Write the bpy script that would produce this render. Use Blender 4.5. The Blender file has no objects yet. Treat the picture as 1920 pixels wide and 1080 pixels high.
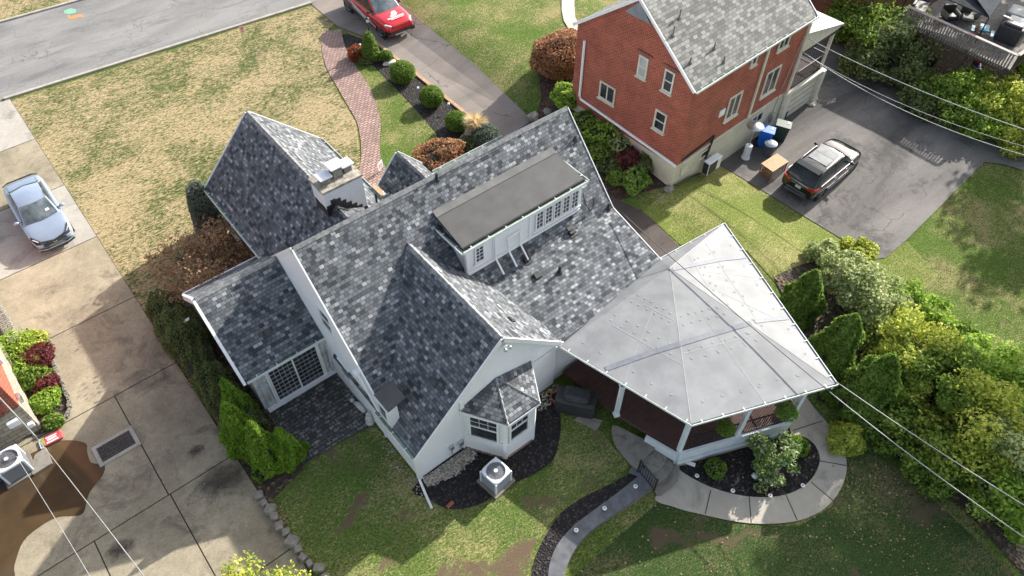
import bpy, bmesh, math, random
import numpy as np
from mathutils import Vector, Matrix
random.seed(7); rng = np.random.default_rng(7)
PI = math.pi; R = math.radians
scene = bpy.context.scene
COL = scene.collection
# ------------------------------------------------------------------ camera
FPX = 1373.05; YAW, PIT, ROL = R(50.157), R(50.053), R(0.6475); CAMZ = 24.5
_f = Vector((math.cos(PIT)*math.cos(YAW), math.cos(PIT)*math.sin(YAW), -math.sin(PIT)))
_r = Vector((math.sin(YAW), -math.cos(YAW), 0)); _u = _r.cross(_f)
_r2 = _r*math.cos(ROL)+_u*math.sin(ROL); _u2 = -_r*math.sin(ROL)+_u*math.cos(ROL)
cam = bpy.data.cameras.new('camera'); co = bpy.data.objects.new('camera', cam); COL.objects.link(co)
cam.sensor_width = 36; cam.lens = 36*FPX/1920; cam.clip_end = 2000; cam.clip_start = .1
co.matrix_world = Matrix(((_r2.x,_u2.x,-_f.x,0),(_r2.y,_u2.y,-_f.y,0),(_r2.z,_u2.z,-_f.z,CAMZ),(0,0,0,1)))
scene.camera = co
# ------------------------------------------------------------------ sky, sun, exposure
SUN_EL, SUN_AZ = 28.5, 7.5        # azimuth from +X towards +Y
w = bpy.data.worlds.new('World'); scene.world = w; w.use_nodes = True
nt = w.node_tree; bg = nt.nodes['Background']
sky = nt.nodes.new('ShaderNodeTexSky'); sky.sky_type = 'NISHITA'; sky.sun_disc = False
sky.sun_elevation = R(SUN_EL); sky.sun_rotation = R(90-SUN_AZ); sky.dust_density = 2.5; sky.ozone_density = .7
hs = nt.nodes.new('ShaderNodeHueSaturation'); hs.inputs['Saturation'].default_value = .62; nt.links.new(sky.outputs[0], hs.inputs['Color']); nt.links.new(hs.outputs[0], bg.inputs[0]); bg.inputs[1].default_value = 0.138
sl = bpy.data.lights.new('sun', 'SUN'); so = bpy.data.objects.new('sun', sl); COL.objects.link(so)
sl.energy = 4.2; sl.angle = R(.6); sl.color = (1, .955, .88)
so.rotation_euler = Vector((math.cos(R(SUN_EL))*math.cos(R(SUN_AZ)), math.cos(R(SUN_EL))*math.sin(R(SUN_AZ)), math.sin(R(SUN_EL)))).to_track_quat('Z','Y').to_euler()
scene.view_settings.view_transform = 'Standard'; scene.view_settings.look = 'None'
scene.view_settings.exposure = 1.13; scene.view_settings.gamma = 1
# ------------------------------------------------------------------ terrain and pixel -> world
def S(t): t = max(0., min(1., t)); return t*t*(3-2*t)
def h(x, y):
    z = .9*S((y-16)/8)*S((x-20)/4)*S((36-x)/6)*S((46-y)/6)
    z -= 1.0*S((x-22.8)/5.5)*S((26-y)/6)
    yl = 5.75+max(0, x-11.3)*1.0; wd = .5+.25*max(0, x-11.3)
    z -= .45*S((x-5.6)/.6)*S((yl-y)/wd)*S((26-x)/5)
    return z
def G(px, py, z=None):
    a = (px-960)/FPX; b = -(py-540)/FPX
    d = _r2*a+_u2*b+_f
    def at(zz):
        t = (zz-CAMZ)/d.z; return Vector((d.x*t, d.y*t, zz))
    if z is not None: return at(z)
    zz = 0.
    for _ in range(12):
        p = at(zz); zz = .5*zz+.5*h(p.x, p.y)
    p = at(zz); p.z = h(p.x, p.y); return p
# ------------------------------------------------------------------ materials
def newmat(name):
    m = bpy.data.materials.new(name); m.use_nodes = True
    n = m.node_tree; return m, n, n.nodes['Principled BSDF']
class N:
    def __init__(s, n): s.n = n
    def add(s, t, **k):
        o = s.n.nodes.new(t)
        for a, b in k.items():
            if a.startswith('i_'): o.inputs[a[2:].replace('_',' ')].default_value = b
            else: setattr(o, a, b)
        return o
    def link(s, a, b): s.n.links.new(a, b)
    def ramp(s, fac, stops, interp='LINEAR'):
        r = s.add('ShaderNodeValToRGB'); e = r.color_ramp.elements; r.color_ramp.interpolation = interp
        while len(e) > 1: e.remove(e[-1])
        e[0].position = stops[0][0]; e[0].color = c4(stops[0][1])
        for p, c in stops[1:]: q = e.new(p); q.color = c4(c)
        s.link(fac, r.inputs[0]); return r.outputs[0]
    def mix(s, fac, a, b, mode='MIX'):
        m = s.add('ShaderNodeMix', data_type='RGBA', blend_type=mode)
        for v, i in ((fac, 0), (a, 6), (b, 7)):
            if hasattr(v, 'links'): s.link(v, m.inputs[i])
            elif i: m.inputs[i].default_value = c4(v)
            else: m.inputs[0].default_value = v
        return m.outputs[2]
    def math(s, op, a, b=None):
        m = s.add('ShaderNodeMath', operation=op)
        for v, i in ((a, 0), (b, 1)):
            if v is None: continue
            if hasattr(v, 'links'): s.link(v, m.inputs[i])
            else: m.inputs[i].default_value = v
        return m.outputs[0]
    def noise(s, co, scale, detail=4, rough=.6, dist=0):
        o = s.add('ShaderNodeTexNoise'); o.inputs['Scale'].default_value = scale; o.inputs['Detail'].default_value = detail
        o.inputs['Roughness'].default_value = rough; o.inputs['Distortion'].default_value = dist
        s.link(co, o.inputs['Vector']); return o.outputs['Fac']
    def mapping(s, co, sc=(1,1,1), rot=(0,0,0), loc=(0,0,0)):
        o = s.add('ShaderNodeMapping'); o.inputs['Scale'].default_value = sc; o.inputs['Rotation'].default_value = rot; o.inputs['Location'].default_value = loc
        s.link(co, o.inputs['Vector']); return o.outputs[0]
    def bump(s, hgt, strength, dist, bsdf):
        b = s.add('ShaderNodeBump'); b.inputs['Strength'].default_value = strength; b.inputs['Distance'].default_value = dist
        s.link(hgt, b.inputs['Height']); s.link(b.outputs[0], bsdf.inputs['Normal'])
def c4(c):
    if isinstance(c, (int, float)): c = (c, c, c)
    return (*c[:3], 1)
def plain(name, c1, c2=None, scale=6, rough=.6, bump=0, bdist=.01, metal=0, spec=.5, detail=5, coat=0, lo=.35, hi=.65):
    m, n, b = newmat(name); q = N(n)
    b.inputs['Roughness'].default_value = rough; b.inputs['Metallic'].default_value = metal
    b.inputs['Specular IOR Level'].default_value = spec
    if coat: b.inputs['Coat Weight'].default_value = coat; b.inputs['Coat Roughness'].default_value = .04
    co = q.add('ShaderNodeTexCoord').outputs['Object']
    f = q.noise(co, scale, detail)
    q.link(q.ramp(f, [(lo, c1), (hi, c2 or tuple(x*.88 for x in c1))]), b.inputs['Base Color'])
    if bump: q.bump(q.noise(co, scale*4, 6), bump, bdist, b)
    return m
def grassmat(name, green, green2, straw, amount, dirt=None, dirt_amt=.0, big=.35, tuft=4.5):
    m, n, b = newmat(name); q = N(n); co = q.add('ShaderNodeTexCoord').outputs['Object']
    st = q.mapping(co, (1.0, 2.1, 1), (0, 0, R(28)))
    fine = q.noise(st, tuft*2.6, 6, .8, .8); mid = q.noise(st, tuft, 5, .7, 1.4)
    bigf = q.noise(co, big, 4, .6, .4)
    g = q.ramp(fine, [(.34, tuple(x*.3 for x in green)), (.48, green), (.62, green2)])
    s = q.ramp(fine, [(.33, tuple(x*.34 for x in straw)), (.5, straw), (.66, tuple(min(1, x*1.45) for x in straw))])
    mask = q.math('ADD', q.math('MULTIPLY', mid, .5), q.math('MULTIPLY', bigf, .5))
    mask = q.math('ADD', mask, q.math('MULTIPLY', q.math('SUBTRACT', fine, .5), .5))
    k = .5-(amount-.5)*.42
    f = q.ramp(mask, [(k-.065, 0), (k+.065, 1)])
    col = q.mix(f, g, s)
    if dirt:
        df = q.noise(q.mapping(co, loc=(31, 7, 3)), .55, 5, .65, .5)
        col = q.mix(q.ramp(df, [(.62-dirt_amt, 0), (.7-dirt_amt, 1)]), col, dirt)
    q.link(col, b.inputs['Base Color']); b.inputs['Roughness'].default_value = .95; b.inputs['Specular IOR Level'].default_value = .15
    hh = q.math('ADD', fine, q.math('MULTIPLY', mid, 1.2)); q.bump(hh, .9, .06, b)
    return m
def shingle(name, dark, mid, light, bw=.18, bh=.135, tint=(1,1,1)):
    m, n, b = newmat(name); q = N(n); uv = q.add('ShaderNodeTexCoord').outputs['UV']
    def brick(wd, hg, off, loc):
        o = q.add('ShaderNodeTexBrick'); o.offset = off; o.offset_frequency = 2; o.squash = 1
        o.inputs['Scale'].default_value = 1; o.inputs['Brick Width'].default_value = wd; o.inputs['Row Height'].default_value = hg
        o.inputs['Mortar Size'].default_value = .008; o.inputs['Mortar Smooth'].default_value = .3; o.inputs['Bias'].default_value = 0
        o.inputs['Color1'].default_value = (0,0,0,1); o.inputs['Color2'].default_value = (1,1,1,1); o.inputs['Mortar'].default_value = (.5,.5,.5,1)
        q.link(q.mapping(uv, loc=loc), o.inputs['Vector']); return o
    a = brick(bw, bh, .43, (0,0,0)); c = brick(bw*1.83, bh, .31, (.37,0,0))
    v = q.math('ADD', q.math('MULTIPLY', a.outputs['Color'], .88), q.math('MULTIPLY', c.outputs['Color'], .12))
    fn = q.noise(uv, 60, 3, .7); v = q.math('ADD', v, q.math('MULTIPLY', q.math('SUBTRACT', fn, .5), .25))
    bg_ = q.noise(uv, .6, 3); v = q.math('ADD', v, q.math('MULTIPLY', q.math('SUBTRACT', bg_, .5), .25))
    col = q.ramp(v, [(.06, dark), (.34, tuple(x*.78 for x in mid)), (.62, tuple(x*1.1 for x in mid)), (.82, tuple(x*1.45 for x in mid)), (.97, light)])
    col = q.mix(q.math('MULTIPLY', a.outputs['Fac'], .9), col, tuple(x*.25 for x in dark))  # dark tab joints; also paints the shadow line below each course
    q.link(col, b.inputs['Base Color']); b.inputs['Roughness'].default_value = .85; b.inputs['Specular IOR Level'].default_value = .3
    # each course steps down towards its lower edge
    sep = q.add('ShaderNodeSeparateXYZ'); q.link(uv, sep.inputs[0])
    fr = q.math('FRACT', q.math('DIVIDE', sep.outputs[1], bh))
    hh = q.math('ADD', q.math('MULTIPLY', fr, -.6), q.math('MULTIPLY', v, .7)); hh = q.math('SUBTRACT', hh, a.outputs['Fac'])
    q.bump(hh, .55, .012, b); return m
def brickmat(name, c1, c2, mortar, bw=.21, bh=.075, ms=.012, bump=.4, noise_amt=.35, off=.5):
    m, n, b = newmat(name); q = N(n); uv = q.add('ShaderNodeTexCoord').outputs['UV']
    o = q.add('ShaderNodeTexBrick'); o.offset = off
    o.inputs['Scale'].default_value = 1; o.inputs['Brick Width'].default_value = bw; o.inputs['Row Height'].default_value = bh
    o.inputs['Mortar Size'].default_value = ms; o.inputs['Mortar Smooth'].default_value = .2
    o.inputs['Color1'].default_value = c4(c1); o.inputs['Color2'].default_value = c4(c2); o.inputs['Mortar'].default_value = c4(mortar)
    q.link(uv, o.inputs['Vector'])
    nz = q.noise(uv, 1.1, 5); nz2 = q.noise(uv, 25, 3)
    f = q.math('ADD', q.math('MULTIPLY', nz, .6), q.math('MULTIPLY', nz2, .4))
    col = q.mix(noise_amt, o.outputs['Color'], q.ramp(f, [(.3, .25), (.7, 1.6)]), 'MULTIPLY')
    q.link(col, b.inputs['Base Color']); b.inputs['Roughness'].default_value = .85
    q.bump(q.math('SUBTRACT', q.math('MULTIPLY', nz2, .3), o.outputs['Fac']), bump, .01, b); return m
def siding(name, col=(.8,.8,.8), step=.115, dirty=0.):
    m, n, b = newmat(name); q = N(n); tc = q.add('ShaderNodeTexCoord'); uv = tc.outputs['UV']
    sep = q.add('ShaderNodeSeparateXYZ'); q.link(uv, sep.inputs[0])
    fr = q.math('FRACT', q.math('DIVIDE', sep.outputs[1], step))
    gap = q.ramp(fr, [(.0, .45), (.1, .65), (.2, 1)])  # dark line at each lap: its shadow painted into the colour
    nz = q.noise(q.mapping(uv, (1, .3, 1)), 1.6, 6, .7)
    base = q.ramp(nz, [(.35, tuple(x*(1-dirty) for x in col)), (.6, col)])
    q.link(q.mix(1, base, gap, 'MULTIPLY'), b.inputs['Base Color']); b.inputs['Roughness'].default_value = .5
    q.bump(q.math('SUBTRACT', 1, fr), .8, .02, b); return m
def concrete(name, c1, c2, stain, amt=.3, sc=.5, speck=.35, loc=(0,0,0)):
    m, n, b = newmat(name); q = N(n); co = q.mapping(q.add('ShaderNodeTexCoord').outputs['Object'], loc=loc)
    big = q.noise(co, sc, 6, .62, .4); fine = q.noise(co, 22, 4, .7); mid = q.noise(co, 3, 5, .7)
    v = q.math('ADD', q.math('MULTIPLY', big, .65), q.math('MULTIPLY', mid, .35))
    col = q.ramp(v, [(.3, c2), (.5, tuple((a+b_)/2 for a, b_ in zip(c1, c2))), (.66, c1)])
    col = q.mix(speck, col, q.ramp(fine, [(.3, .45), (.5, 1), (.72, 1.35)]), 'MULTIPLY')
    st = q.noise(q.mapping(co, loc=(9, 4, 0)), sc*1.3, 6, .7, .8)
    col = q.mix(q.ramp(st, [(.62-amt*.3, 0), (.78-amt*.3, .8)]), col, stain)
    q.link(col, b.inputs['Base Color']); b.inputs['Roughness'].default_value = .85; b.inputs['Specular IOR Level'].default_value = .25
    q.bump(fine, .25, .01, b); return m
def asphalt(name, c1, c2, crack=.04, cs=.35, stain=None, thr=.02, sc=.5, loc=(0,0,0), st_=False):
    m, n, b = newmat(name); q = N(n); co = q.mapping(q.add('ShaderNodeTexCoord').outputs['Object'], loc=loc)
    big = q.noise(q.mapping(co, (.35, 1.2, 1)), sc, 6, .65, .5); fine = q.noise(co, 30, 4, .75)
    col = q.ramp(big, [(.32, c2), (.6, c1)])
    col = q.mix(.5, col, q.ramp(fine, [(.3, .4), (.5, 1), (.7, 1.6)]), 'MULTIPLY')
    if stain: col = q.mix(q.ramp(q.noise(q.mapping(co, (.3,1.3,1) if st_ else (1,1,1), (0,0,R(4.6)), (3,8,0)), sc*1.4, 9, .78, .3), [(.53, 0), (.6, .6)]), col, stain)
    vo = q.add('ShaderNodeTexVoronoi', feature='DISTANCE_TO_EDGE'); vo.inputs['Scale'].default_value = cs
    wob = q.add('ShaderNodeVectorMath', operation='ADD'); q.link(co, wob.inputs[0])
    nn = q.add('ShaderNodeTexNoise'); nn.inputs['Scale'].default_value = 1.3; nn.inputs['Detail'].default_value = 6; q.link(co, nn.inputs['Vector']); q.link(nn.outputs['Color'], wob.inputs[1])
    q.link(wob.outputs[0], vo.inputs['Vector'])
    cm = q.ramp(vo.outputs['Distance'], [(0, 1), (thr, 0)])
    br = q.ramp(q.noise(co, .5, 3), [(.45, 0), (.55, 1)])
    cf = q.math('MULTIPLY', cm, br); col = q.mix(q.math('MULTIPLY', cf, .8), col, crack)
    q.link(col, b.inputs['Base Color']); b.inputs['Roughness'].default_value = .9; b.inputs['Specular IOR Level'].default_value = .25
    q.bump(q.math('SUBTRACT', fine, cf), .4, .012, b); return m
def leafmat(name, cols, rough=.6, sub=.38):
    m, n, b = newmat(name); q = N(n); g = q.add('ShaderNodeNewGeometry'); co = q.add('ShaderNodeTexCoord').outputs['Object']
    v = q.math('ADD', q.math('MULTIPLY', g.outputs['Random Per Island'], .6), q.math('MULTIPLY', q.noise(co, 2.2, 3), .4))
    k = len(cols); q.link(q.ramp(v, [(.12+.76*i/(k-1), c) for i, c in enumerate(cols)]), b.inputs['Base Color'])
    b.inputs['Roughness'].default_value = rough; b.inputs['Specular IOR Level'].default_value = .25
    tr = q.add('ShaderNodeBsdfTranslucent'); mx = q.add('ShaderNodeMixShader'); mx.inputs[0].default_value = sub
    q.link(q.ramp(v, [(.12+.76*i/(k-1), tuple(min(1, x*1.5) for x in c)) for i, c in enumerate(cols)]), tr.inputs[0])
    out = n.nodes['Material Output']; q.link(b.outputs[0], mx.inputs[1]); q.link(tr.outputs[0], mx.inputs[2]); q.link(mx.outputs[0], out.inputs[0])
    return m
def stainmat():
    m, n, b = newmat('oil_stain'); q = N(n); co = q.add('ShaderNodeTexCoord').outputs['Object']
    g = q.add('ShaderNodeTexGradient', gradient_type='SPHERICAL'); q.link(co, g.inputs[0])
    f = q.math('ADD', g.outputs['Fac'], q.math('MULTIPLY', q.math('SUBTRACT', q.noise(co, 3.5, 8, .75), .5), 1.5))
    q.link(q.math('MULTIPLY', q.ramp(f, [(.35, 0), (.9, .7)]), q.ramp(g.outputs['Fac'], [(0, 0), (.3, 1)])), b.inputs['Alpha'])
    b.inputs['Base Color'].default_value = (.045,.035,.028,1); b.inputs['Roughness'].default_value = .7; return m
def mulchmat(name, c1, c2, sc=14):
    m, n, b = newmat(name); q = N(n); co = q.add('ShaderNodeTexCoord').outputs['Object']
    v = q.add('ShaderNodeTexVoronoi'); v.inputs['Scale'].default_value = sc; q.link(co, v.inputs['Vector'])
    s_ = q.add('ShaderNodeSeparateColor'); q.link(v.outputs['Color'], s_.inputs[0])
    q.link(q.ramp(s_.outputs[0], [(0, tuple(x*.4 for x in c1)), (.7, c1), (.97, c2)]), b.inputs['Base Color']); b.inputs['Roughness'].default_value = .9
    q.bump(v.outputs['Distance'], 1, .05, b); return m
def paint(name, c, rough=.25, metal=.3, c2=None): return plain(name, c, c2 or c, 3, rough, metal=metal, coat=1.0)
M = {}
M['lawn_green'] = grassmat('lawn_green', (.065,.12,.018), (.15,.215,.04), (.28,.24,.11), .38, (.17,.115,.07), -.02)
M['lawn_dry'] = grassmat('lawn_dry', (.065,.09,.025), (.155,.17,.06), (.34,.27,.15), .52, (.27,.19,.125), -.04, big=.25, tuft=2.0)
M['lawn_back'] = grassmat('lawn_back', (.08,.13,.028), (.18,.25,.055), (.33,.29,.13), .36, (.16,.115,.075), .075, big=.3)
M['lawn_low'] = grassmat('lawn_low', (.04,.075,.02), (.085,.135,.034), (.20,.165,.085), .26, (.13,.095,.06), .05, big=.3)  # deeper green: part of the lower lawn's shade is in the colour
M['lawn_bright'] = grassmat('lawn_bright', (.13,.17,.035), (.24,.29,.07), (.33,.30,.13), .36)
M['shingle'] = shingle('roof_shingle', (.038,.043,.05), (.125,.134,.145), (.36,.365,.37))
M['shingle_cap'] = plain('ridge_shingle', (.36,.355,.345), (.16,.16,.16), 6, .9, .5)
M['shingle_old'] = shingle('old_roof_shingle', (.12,.12,.11), (.20,.20,.185), (.26,.26,.245), .28, .17)
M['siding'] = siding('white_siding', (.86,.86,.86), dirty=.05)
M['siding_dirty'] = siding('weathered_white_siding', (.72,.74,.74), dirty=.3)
M['boards'] = plain('weathered_white_boards', (.66,.68,.67), (.34,.34,.31), 3, .7, .2, lo=.42, hi=.75)
M['trim'] = plain('white_trim', (.82,.82,.82), (.75,.75,.75), 4, .5)
M['trim_cream'] = plain('cream_trim', (.66,.62,.52), (.55,.51,.42), 3, .6)
M['gutter'] = plain('white_gutter', (.75,.76,.76), (.62,.65,.63), 4, .4)
M['gutter_in'] = plain('gutter_inside', (.26,.36,.27), (.14,.2,.14), 5, .6)
M['black_edge'] = plain('black_drip_edge', (.012,.012,.012), (.03,.03,.03), 5, .5)
M['membrane'] = plain('grey_membrane', (.225,.232,.238), (.16,.166,.172), 1.2, .62, .1, detail=8)
M['membrane_dark'] = plain('charcoal_membrane', (.075,.074,.073), (.055,.054,.053), 1.6, .75, .15, detail=8)
M['seam'] = plain('membrane_seam', (.30,.30,.295), (.23,.23,.228), 3, .6)
M['band'] = plain('blue_grey_roof_band', (.12,.13,.165), (.17,.178,.205), 4, .6)
M['glass'] = plain('window_glass', (.018,.022,.026), (.05,.055,.06), 1.5, .06, spec=.9)
M['glass_pale'] = plain('window_glass_with_blind', (.45,.47,.46), (.35,.37,.37), 2, .15)
M['black'] = plain('black_metal', (.015,.015,.016), (.03,.03,.03), 5, .5)
M['brick'] = brickmat('red_brick', (.36,.062,.03), (.22,.033,.018), (.42,.20,.14), bw=.22, bh=.085, noise_amt=.55)
M['brick_side'] = M['brick']
M['brick_dark'] = brickmat('dark_red_brick', (.20,.05,.03), (.13,.035,.022), (.25,.15,.11))
M['stucco'] = plain('cream_painted_block', (.60,.56,.45), (.48,.44,.35), 1.3, .85, .2, detail=7)
M['chimney'] = brickmat('white_painted_brick', (.74,.75,.76), (.69,.70,.71), (.60,.61,.62), .21, .075, .01, .5, .1)
M['cap_stone'] = plain('weathered_chimney_crown', (.42,.38,.31), (.16,.14,.12), 5, .9, .4)
M['steel'] = plain('brushed_steel', (.62,.64,.66), (.5,.52,.54), 3, .3, metal=.9)
M['alum'] = plain('white_enamelled_metal', (.72,.74,.77), (.64,.66,.69), 3, .3)
M['conc'] = concrete('driveway_concrete', (.38,.33,.235), (.185,.155,.108), (.085,.07,.058), .32, .45, .5)
M['conc_light'] = concrete('clean_concrete', (.50,.47,.42), (.40,.37,.32), (.3,.28,.24), .1, .5)
M['conc_walk'] = concrete('walk_concrete', (.44,.40,.33), (.33,.30,.245), (.22,.20,.17), .2, .6, .2)
M['conc_dark'] = concrete('dark_step_concrete', (.28,.255,.215), (.17,.155,.13), (.09,.085,.075), .35, .9)  # darker concrete for steps, landing and pads
M['joint'] = plain('driveway_joint', (.03,.025,.02), (.05,.045,.035), 8, .95)
M['street'] = asphalt('street_asphalt', (.235,.23,.22), (.16,.157,.153), .07, .42, (.12,.12,.122), .009, .5, st_=True)
M['drive_old'] = asphalt('old_driveway_asphalt', (.24,.205,.18), (.16,.14,.125), .035, .33, None, .012, .4)
M['drive_rear'] = asphalt('rear_drive_asphalt', (.20,.185,.172), (.065,.062,.06), .03, .2, (.05,.048,.047), .006, .16, (5,2,0))
M['path_dark'] = asphalt('side_path_asphalt', (.085,.07,.062), (.05,.042,.038), .02, .9, None, .02, .6)
M['curb'] = concrete('curb_concrete', (.42,.39,.34), (.28,.26,.22), (.14,.13,.12), .2, 2)
M['paver_red'] = brickmat('red_brick_pavers', (.40,.26,.215), (.26,.165,.14), (.08,.06,.05), .26, .16, .022, .5, .35)
M['paver_deck'] = brickmat('herringbone_brick', (.10,.042,.034), (.065,.03,.026), (.035,.025,.022), .22, .11, .01, .4, .35)
M['paver_patio_'] = brickmat('wet_slate_pavers', (.075,.072,.068), (.045,.045,.043), (.015,.015,.014), .27, .16, .02, .7, .6, .37)
def patiomat():
    m, n, b = newmat('wet_slate_pavers'); q = N(n); uv = q.add('ShaderNodeTexCoord').outputs['UV']
    o = q.add('ShaderNodeTexBrick'); o.offset = .37; o.inputs['Scale'].default_value = 1; o.inputs['Brick Width'].default_value = .27; o.inputs['Row Height'].default_value = .17; o.inputs['Mortar Size'].default_value = .02
    o.inputs['Color1'].default_value = (.035,.034,.032,1); o.inputs['Color2'].default_value = (.085,.08,.074,1); o.inputs['Mortar'].default_value = (.012,.012,.01,1); q.link(uv, o.inputs['Vector'])
    v = q.math('ADD', q.math('MULTIPLY', q.noise(uv, 3.2, 6, .85, .3), .9), q.math('MULTIPLY', o.outputs['Color'], 1.0))
    col = q.mix(q.ramp(v, [(.53, 0), (.56, .9)]), o.outputs['Color'], (.24,.23,.22)); col = q.mix(o.outputs['Fac'], col, (.02,.02,.018))
    q.link(col, b.inputs['Base Color']); b.inputs['Roughness'].default_value = .6; q.bump(q.math('SUBTRACT', v, o.outputs['Fac']), .5, .015, b); return m
M['paver_patio'] = patiomat()
M['mulch'] = mulchmat('black_mulch', (.012,.010,.010), (.06,.045,.04))
M['mulch_brown'] = mulchmat('brown_mulch', (.055,.028,.02), (.13,.07,.05))
M['soil'] = mulchmat('leafy_soil', (.06,.045,.03), (.16,.11,.06), 9)
M['stone'] = plain('field_stone', (.27,.245,.21), (.13,.118,.10), 4, .9, .5)
M['gravel'] = mulchmat('pale_gravel', (.34,.30,.23), (.62,.57,.48), 20)
M['pebble'] = plain('pale_pebbles', (.5,.45,.38), (.25,.22,.18), 9, .8)
M['slate'] = plain('blue_slate_cap', (.13,.135,.145), (.07,.073,.08), 3, .5, .2)
M['wallstone'] = brickmat('stacked_stone_wall', (.24,.22,.18), (.15,.14,.115), (.05,.045,.04), .3, .12, .015, .6, .4)
M['rust'] = plain('rusty_drain', (.12,.10,.08), (.05,.045,.04), 9, .8)
M['wet'] = plain('wet_concrete', (.085,.055,.028), (.055,.038,.022), .8, .12, spec=.5)
M['water'] = M['wet']
M['cover'] = plain('black_vinyl_cover', (.018,.019,.021), (.035,.036,.04), 3, .55, .3)
M['terracotta'] = plain('terracotta', (.30,.10,.05), (.22,.07,.04), 4, .8)
M['wood'] = plain('light_cedar', (.52,.34,.17), (.42,.26,.12), 6, .6)
M['wood_dark'] = plain('brown_cedar', (.26,.13,.06), (.17,.08,.04), 6, .6)
M['wood_grey'] = plain('weathered_deck_boards', (.24,.22,.20), (.12,.105,.095), 5, .85)
M['wood_deep'] = plain('dark_weathered_timber', (.07,.05,.045), (.04,.03,.028), 5, .85)
M['bark'] = plain('bark', (.10,.07,.05), (.05,.035,.025), 8, .95, .6)
M['core'] = plain('inner_twigs', (.022,.024,.012), (.012,.014,.007), 7, 1)
M['wire'] = plain('service_wire', (.36,.36,.36), (.28,.28,.28), 3, .4)
M['wire_black'] = plain('black_service_cable', (.02,.02,.02), (.03,.03,.03), 3, .5)
M['white_pt'] = plain('white_painted_wood', (.70,.74,.75), (.60,.64,.65), 3, .5)
M['light_lens'] = plain('frosted_light_lens', (.8,.8,.76), (.7,.7,.68), 5, .3)
M['statue'] = plain('cast_white_stone', (.62,.61,.58), (.42,.41,.38), 9, .8, .3)
L = {}
L['box'] = leafmat('boxwood_leaves', [(.057,.098,.014), (.115,.196,.025), (.184,.287,.040)])
L['arb'] = leafmat('arborvitae_leaves', [(.06,.13,.012), (.14,.25,.022), (.26,.40,.04)])
L['arb_dark'] = leafmat('dark_arborvitae_leaves', [(.05,.10,.015), (.12,.20,.03), (.24,.34,.06)])
L['yew'] = leafmat('dark_hedge_leaves', [(.06,.085,.025), (.13,.16,.055), (.24,.28,.11)])
L['spruce'] = leafmat('blue_green_leaves', [(.06,.085,.06), (.12,.15,.11), (.20,.24,.19)])
L['brown'] = leafmat('bronze_leaves', [(.132,.060,.034), (.300,.138,.072), (.480,.264,.144), (.144,.132,.048)])
L['maple'] = leafmat('dry_maple_leaves', [(.13,.08,.05), (.26,.16,.10), (.42,.27,.16), (.17,.16,.07)])
L['orange'] = leafmat('orange_leaves', [(.20,.045,.015), (.36,.09,.025), (.18,.06,.03)])
L['lime'] = leafmat('lime_leaves', [(.11,.19,.02), (.24,.37,.045), (.38,.50,.10)])
L['green'] = leafmat('green_leaves', [(.055,.10,.018), (.15,.24,.035), (.30,.38,.07)])
L['yellow'] = leafmat('yellow_green_leaves', [(.12,.18,.02), (.31,.37,.045), (.62,.60,.12), (.18,.27,.04), (.46,.47,.10)])
L['grey'] = leafmat('silvery_leaves', [(.10,.15,.04), (.24,.30,.09), (.52,.54,.30), (.17,.24,.06)])
L['white_fl'] = leafmat('white_flowering_leaves', [(.06,.11,.02), (.12,.20,.04), (.22,.30,.09), (.75,.76,.62)])
L['red'] = leafmat('burgundy_leaves', [(.05,.012,.015), (.15,.03,.04), (.25,.07,.06)])
L['straw'] = leafmat('straw_blades', [(.40,.30,.16), (.62,.50,.30), (.72,.62,.42)])
L['fern'] = leafmat('fern_fronds', [(.09,.15,.03), (.20,.32,.06), (.30,.42,.10)])
L['litter'] = leafmat('fallen_leaves', [(.20,.12,.06), (.36,.25,.13), (.50,.40,.24)])
# ------------------------------------------------------------------ mesh helpers
MATS = {}      # object name -> root matrix
def uvmap(me):
    if not me.polygons: return
    uvl = me.uv_layers.new(name='UVMap'); Z = Vector((0,0,1)); data = [0.]*(2*len(me.loops))
    vs = me.vertices
    for p in me.polygons:
        n = p.normal
        if abs(n.z) > .98: u = Vector((1,0,0)); v = Vector((0,1,0))
        else: u = Z.cross(n).normalized(); v = n.cross(u).normalized()
        for li in p.loop_indices:
            c = vs[me.loops[li].vertex_index].co; data[2*li] = c.dot(u); data[2*li+1] = c.dot(v)
    uvl.data.foreach_set('uv', data)
def props(o, label=None, cat=None, group=None, kind=None):
    if label: o['label'] = label
    if cat: o['category'] = cat
    if group: o['group'] = group
    if kind: o['kind'] = kind
    return o
def thing(name, label, cat, loc=(0,0,0), rz=0, group=None):
    o = bpy.data.objects.new(name, None); COL.objects.link(o); o.location = loc; o.rotation_euler = (0,0,rz)
    o.empty_display_size = .2
    MATS[o.name] = Matrix.Translation(Vector(loc)) @ Matrix.Rotation(rz, 4, 'Z')
    return props(o, label, cat, group)
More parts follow.
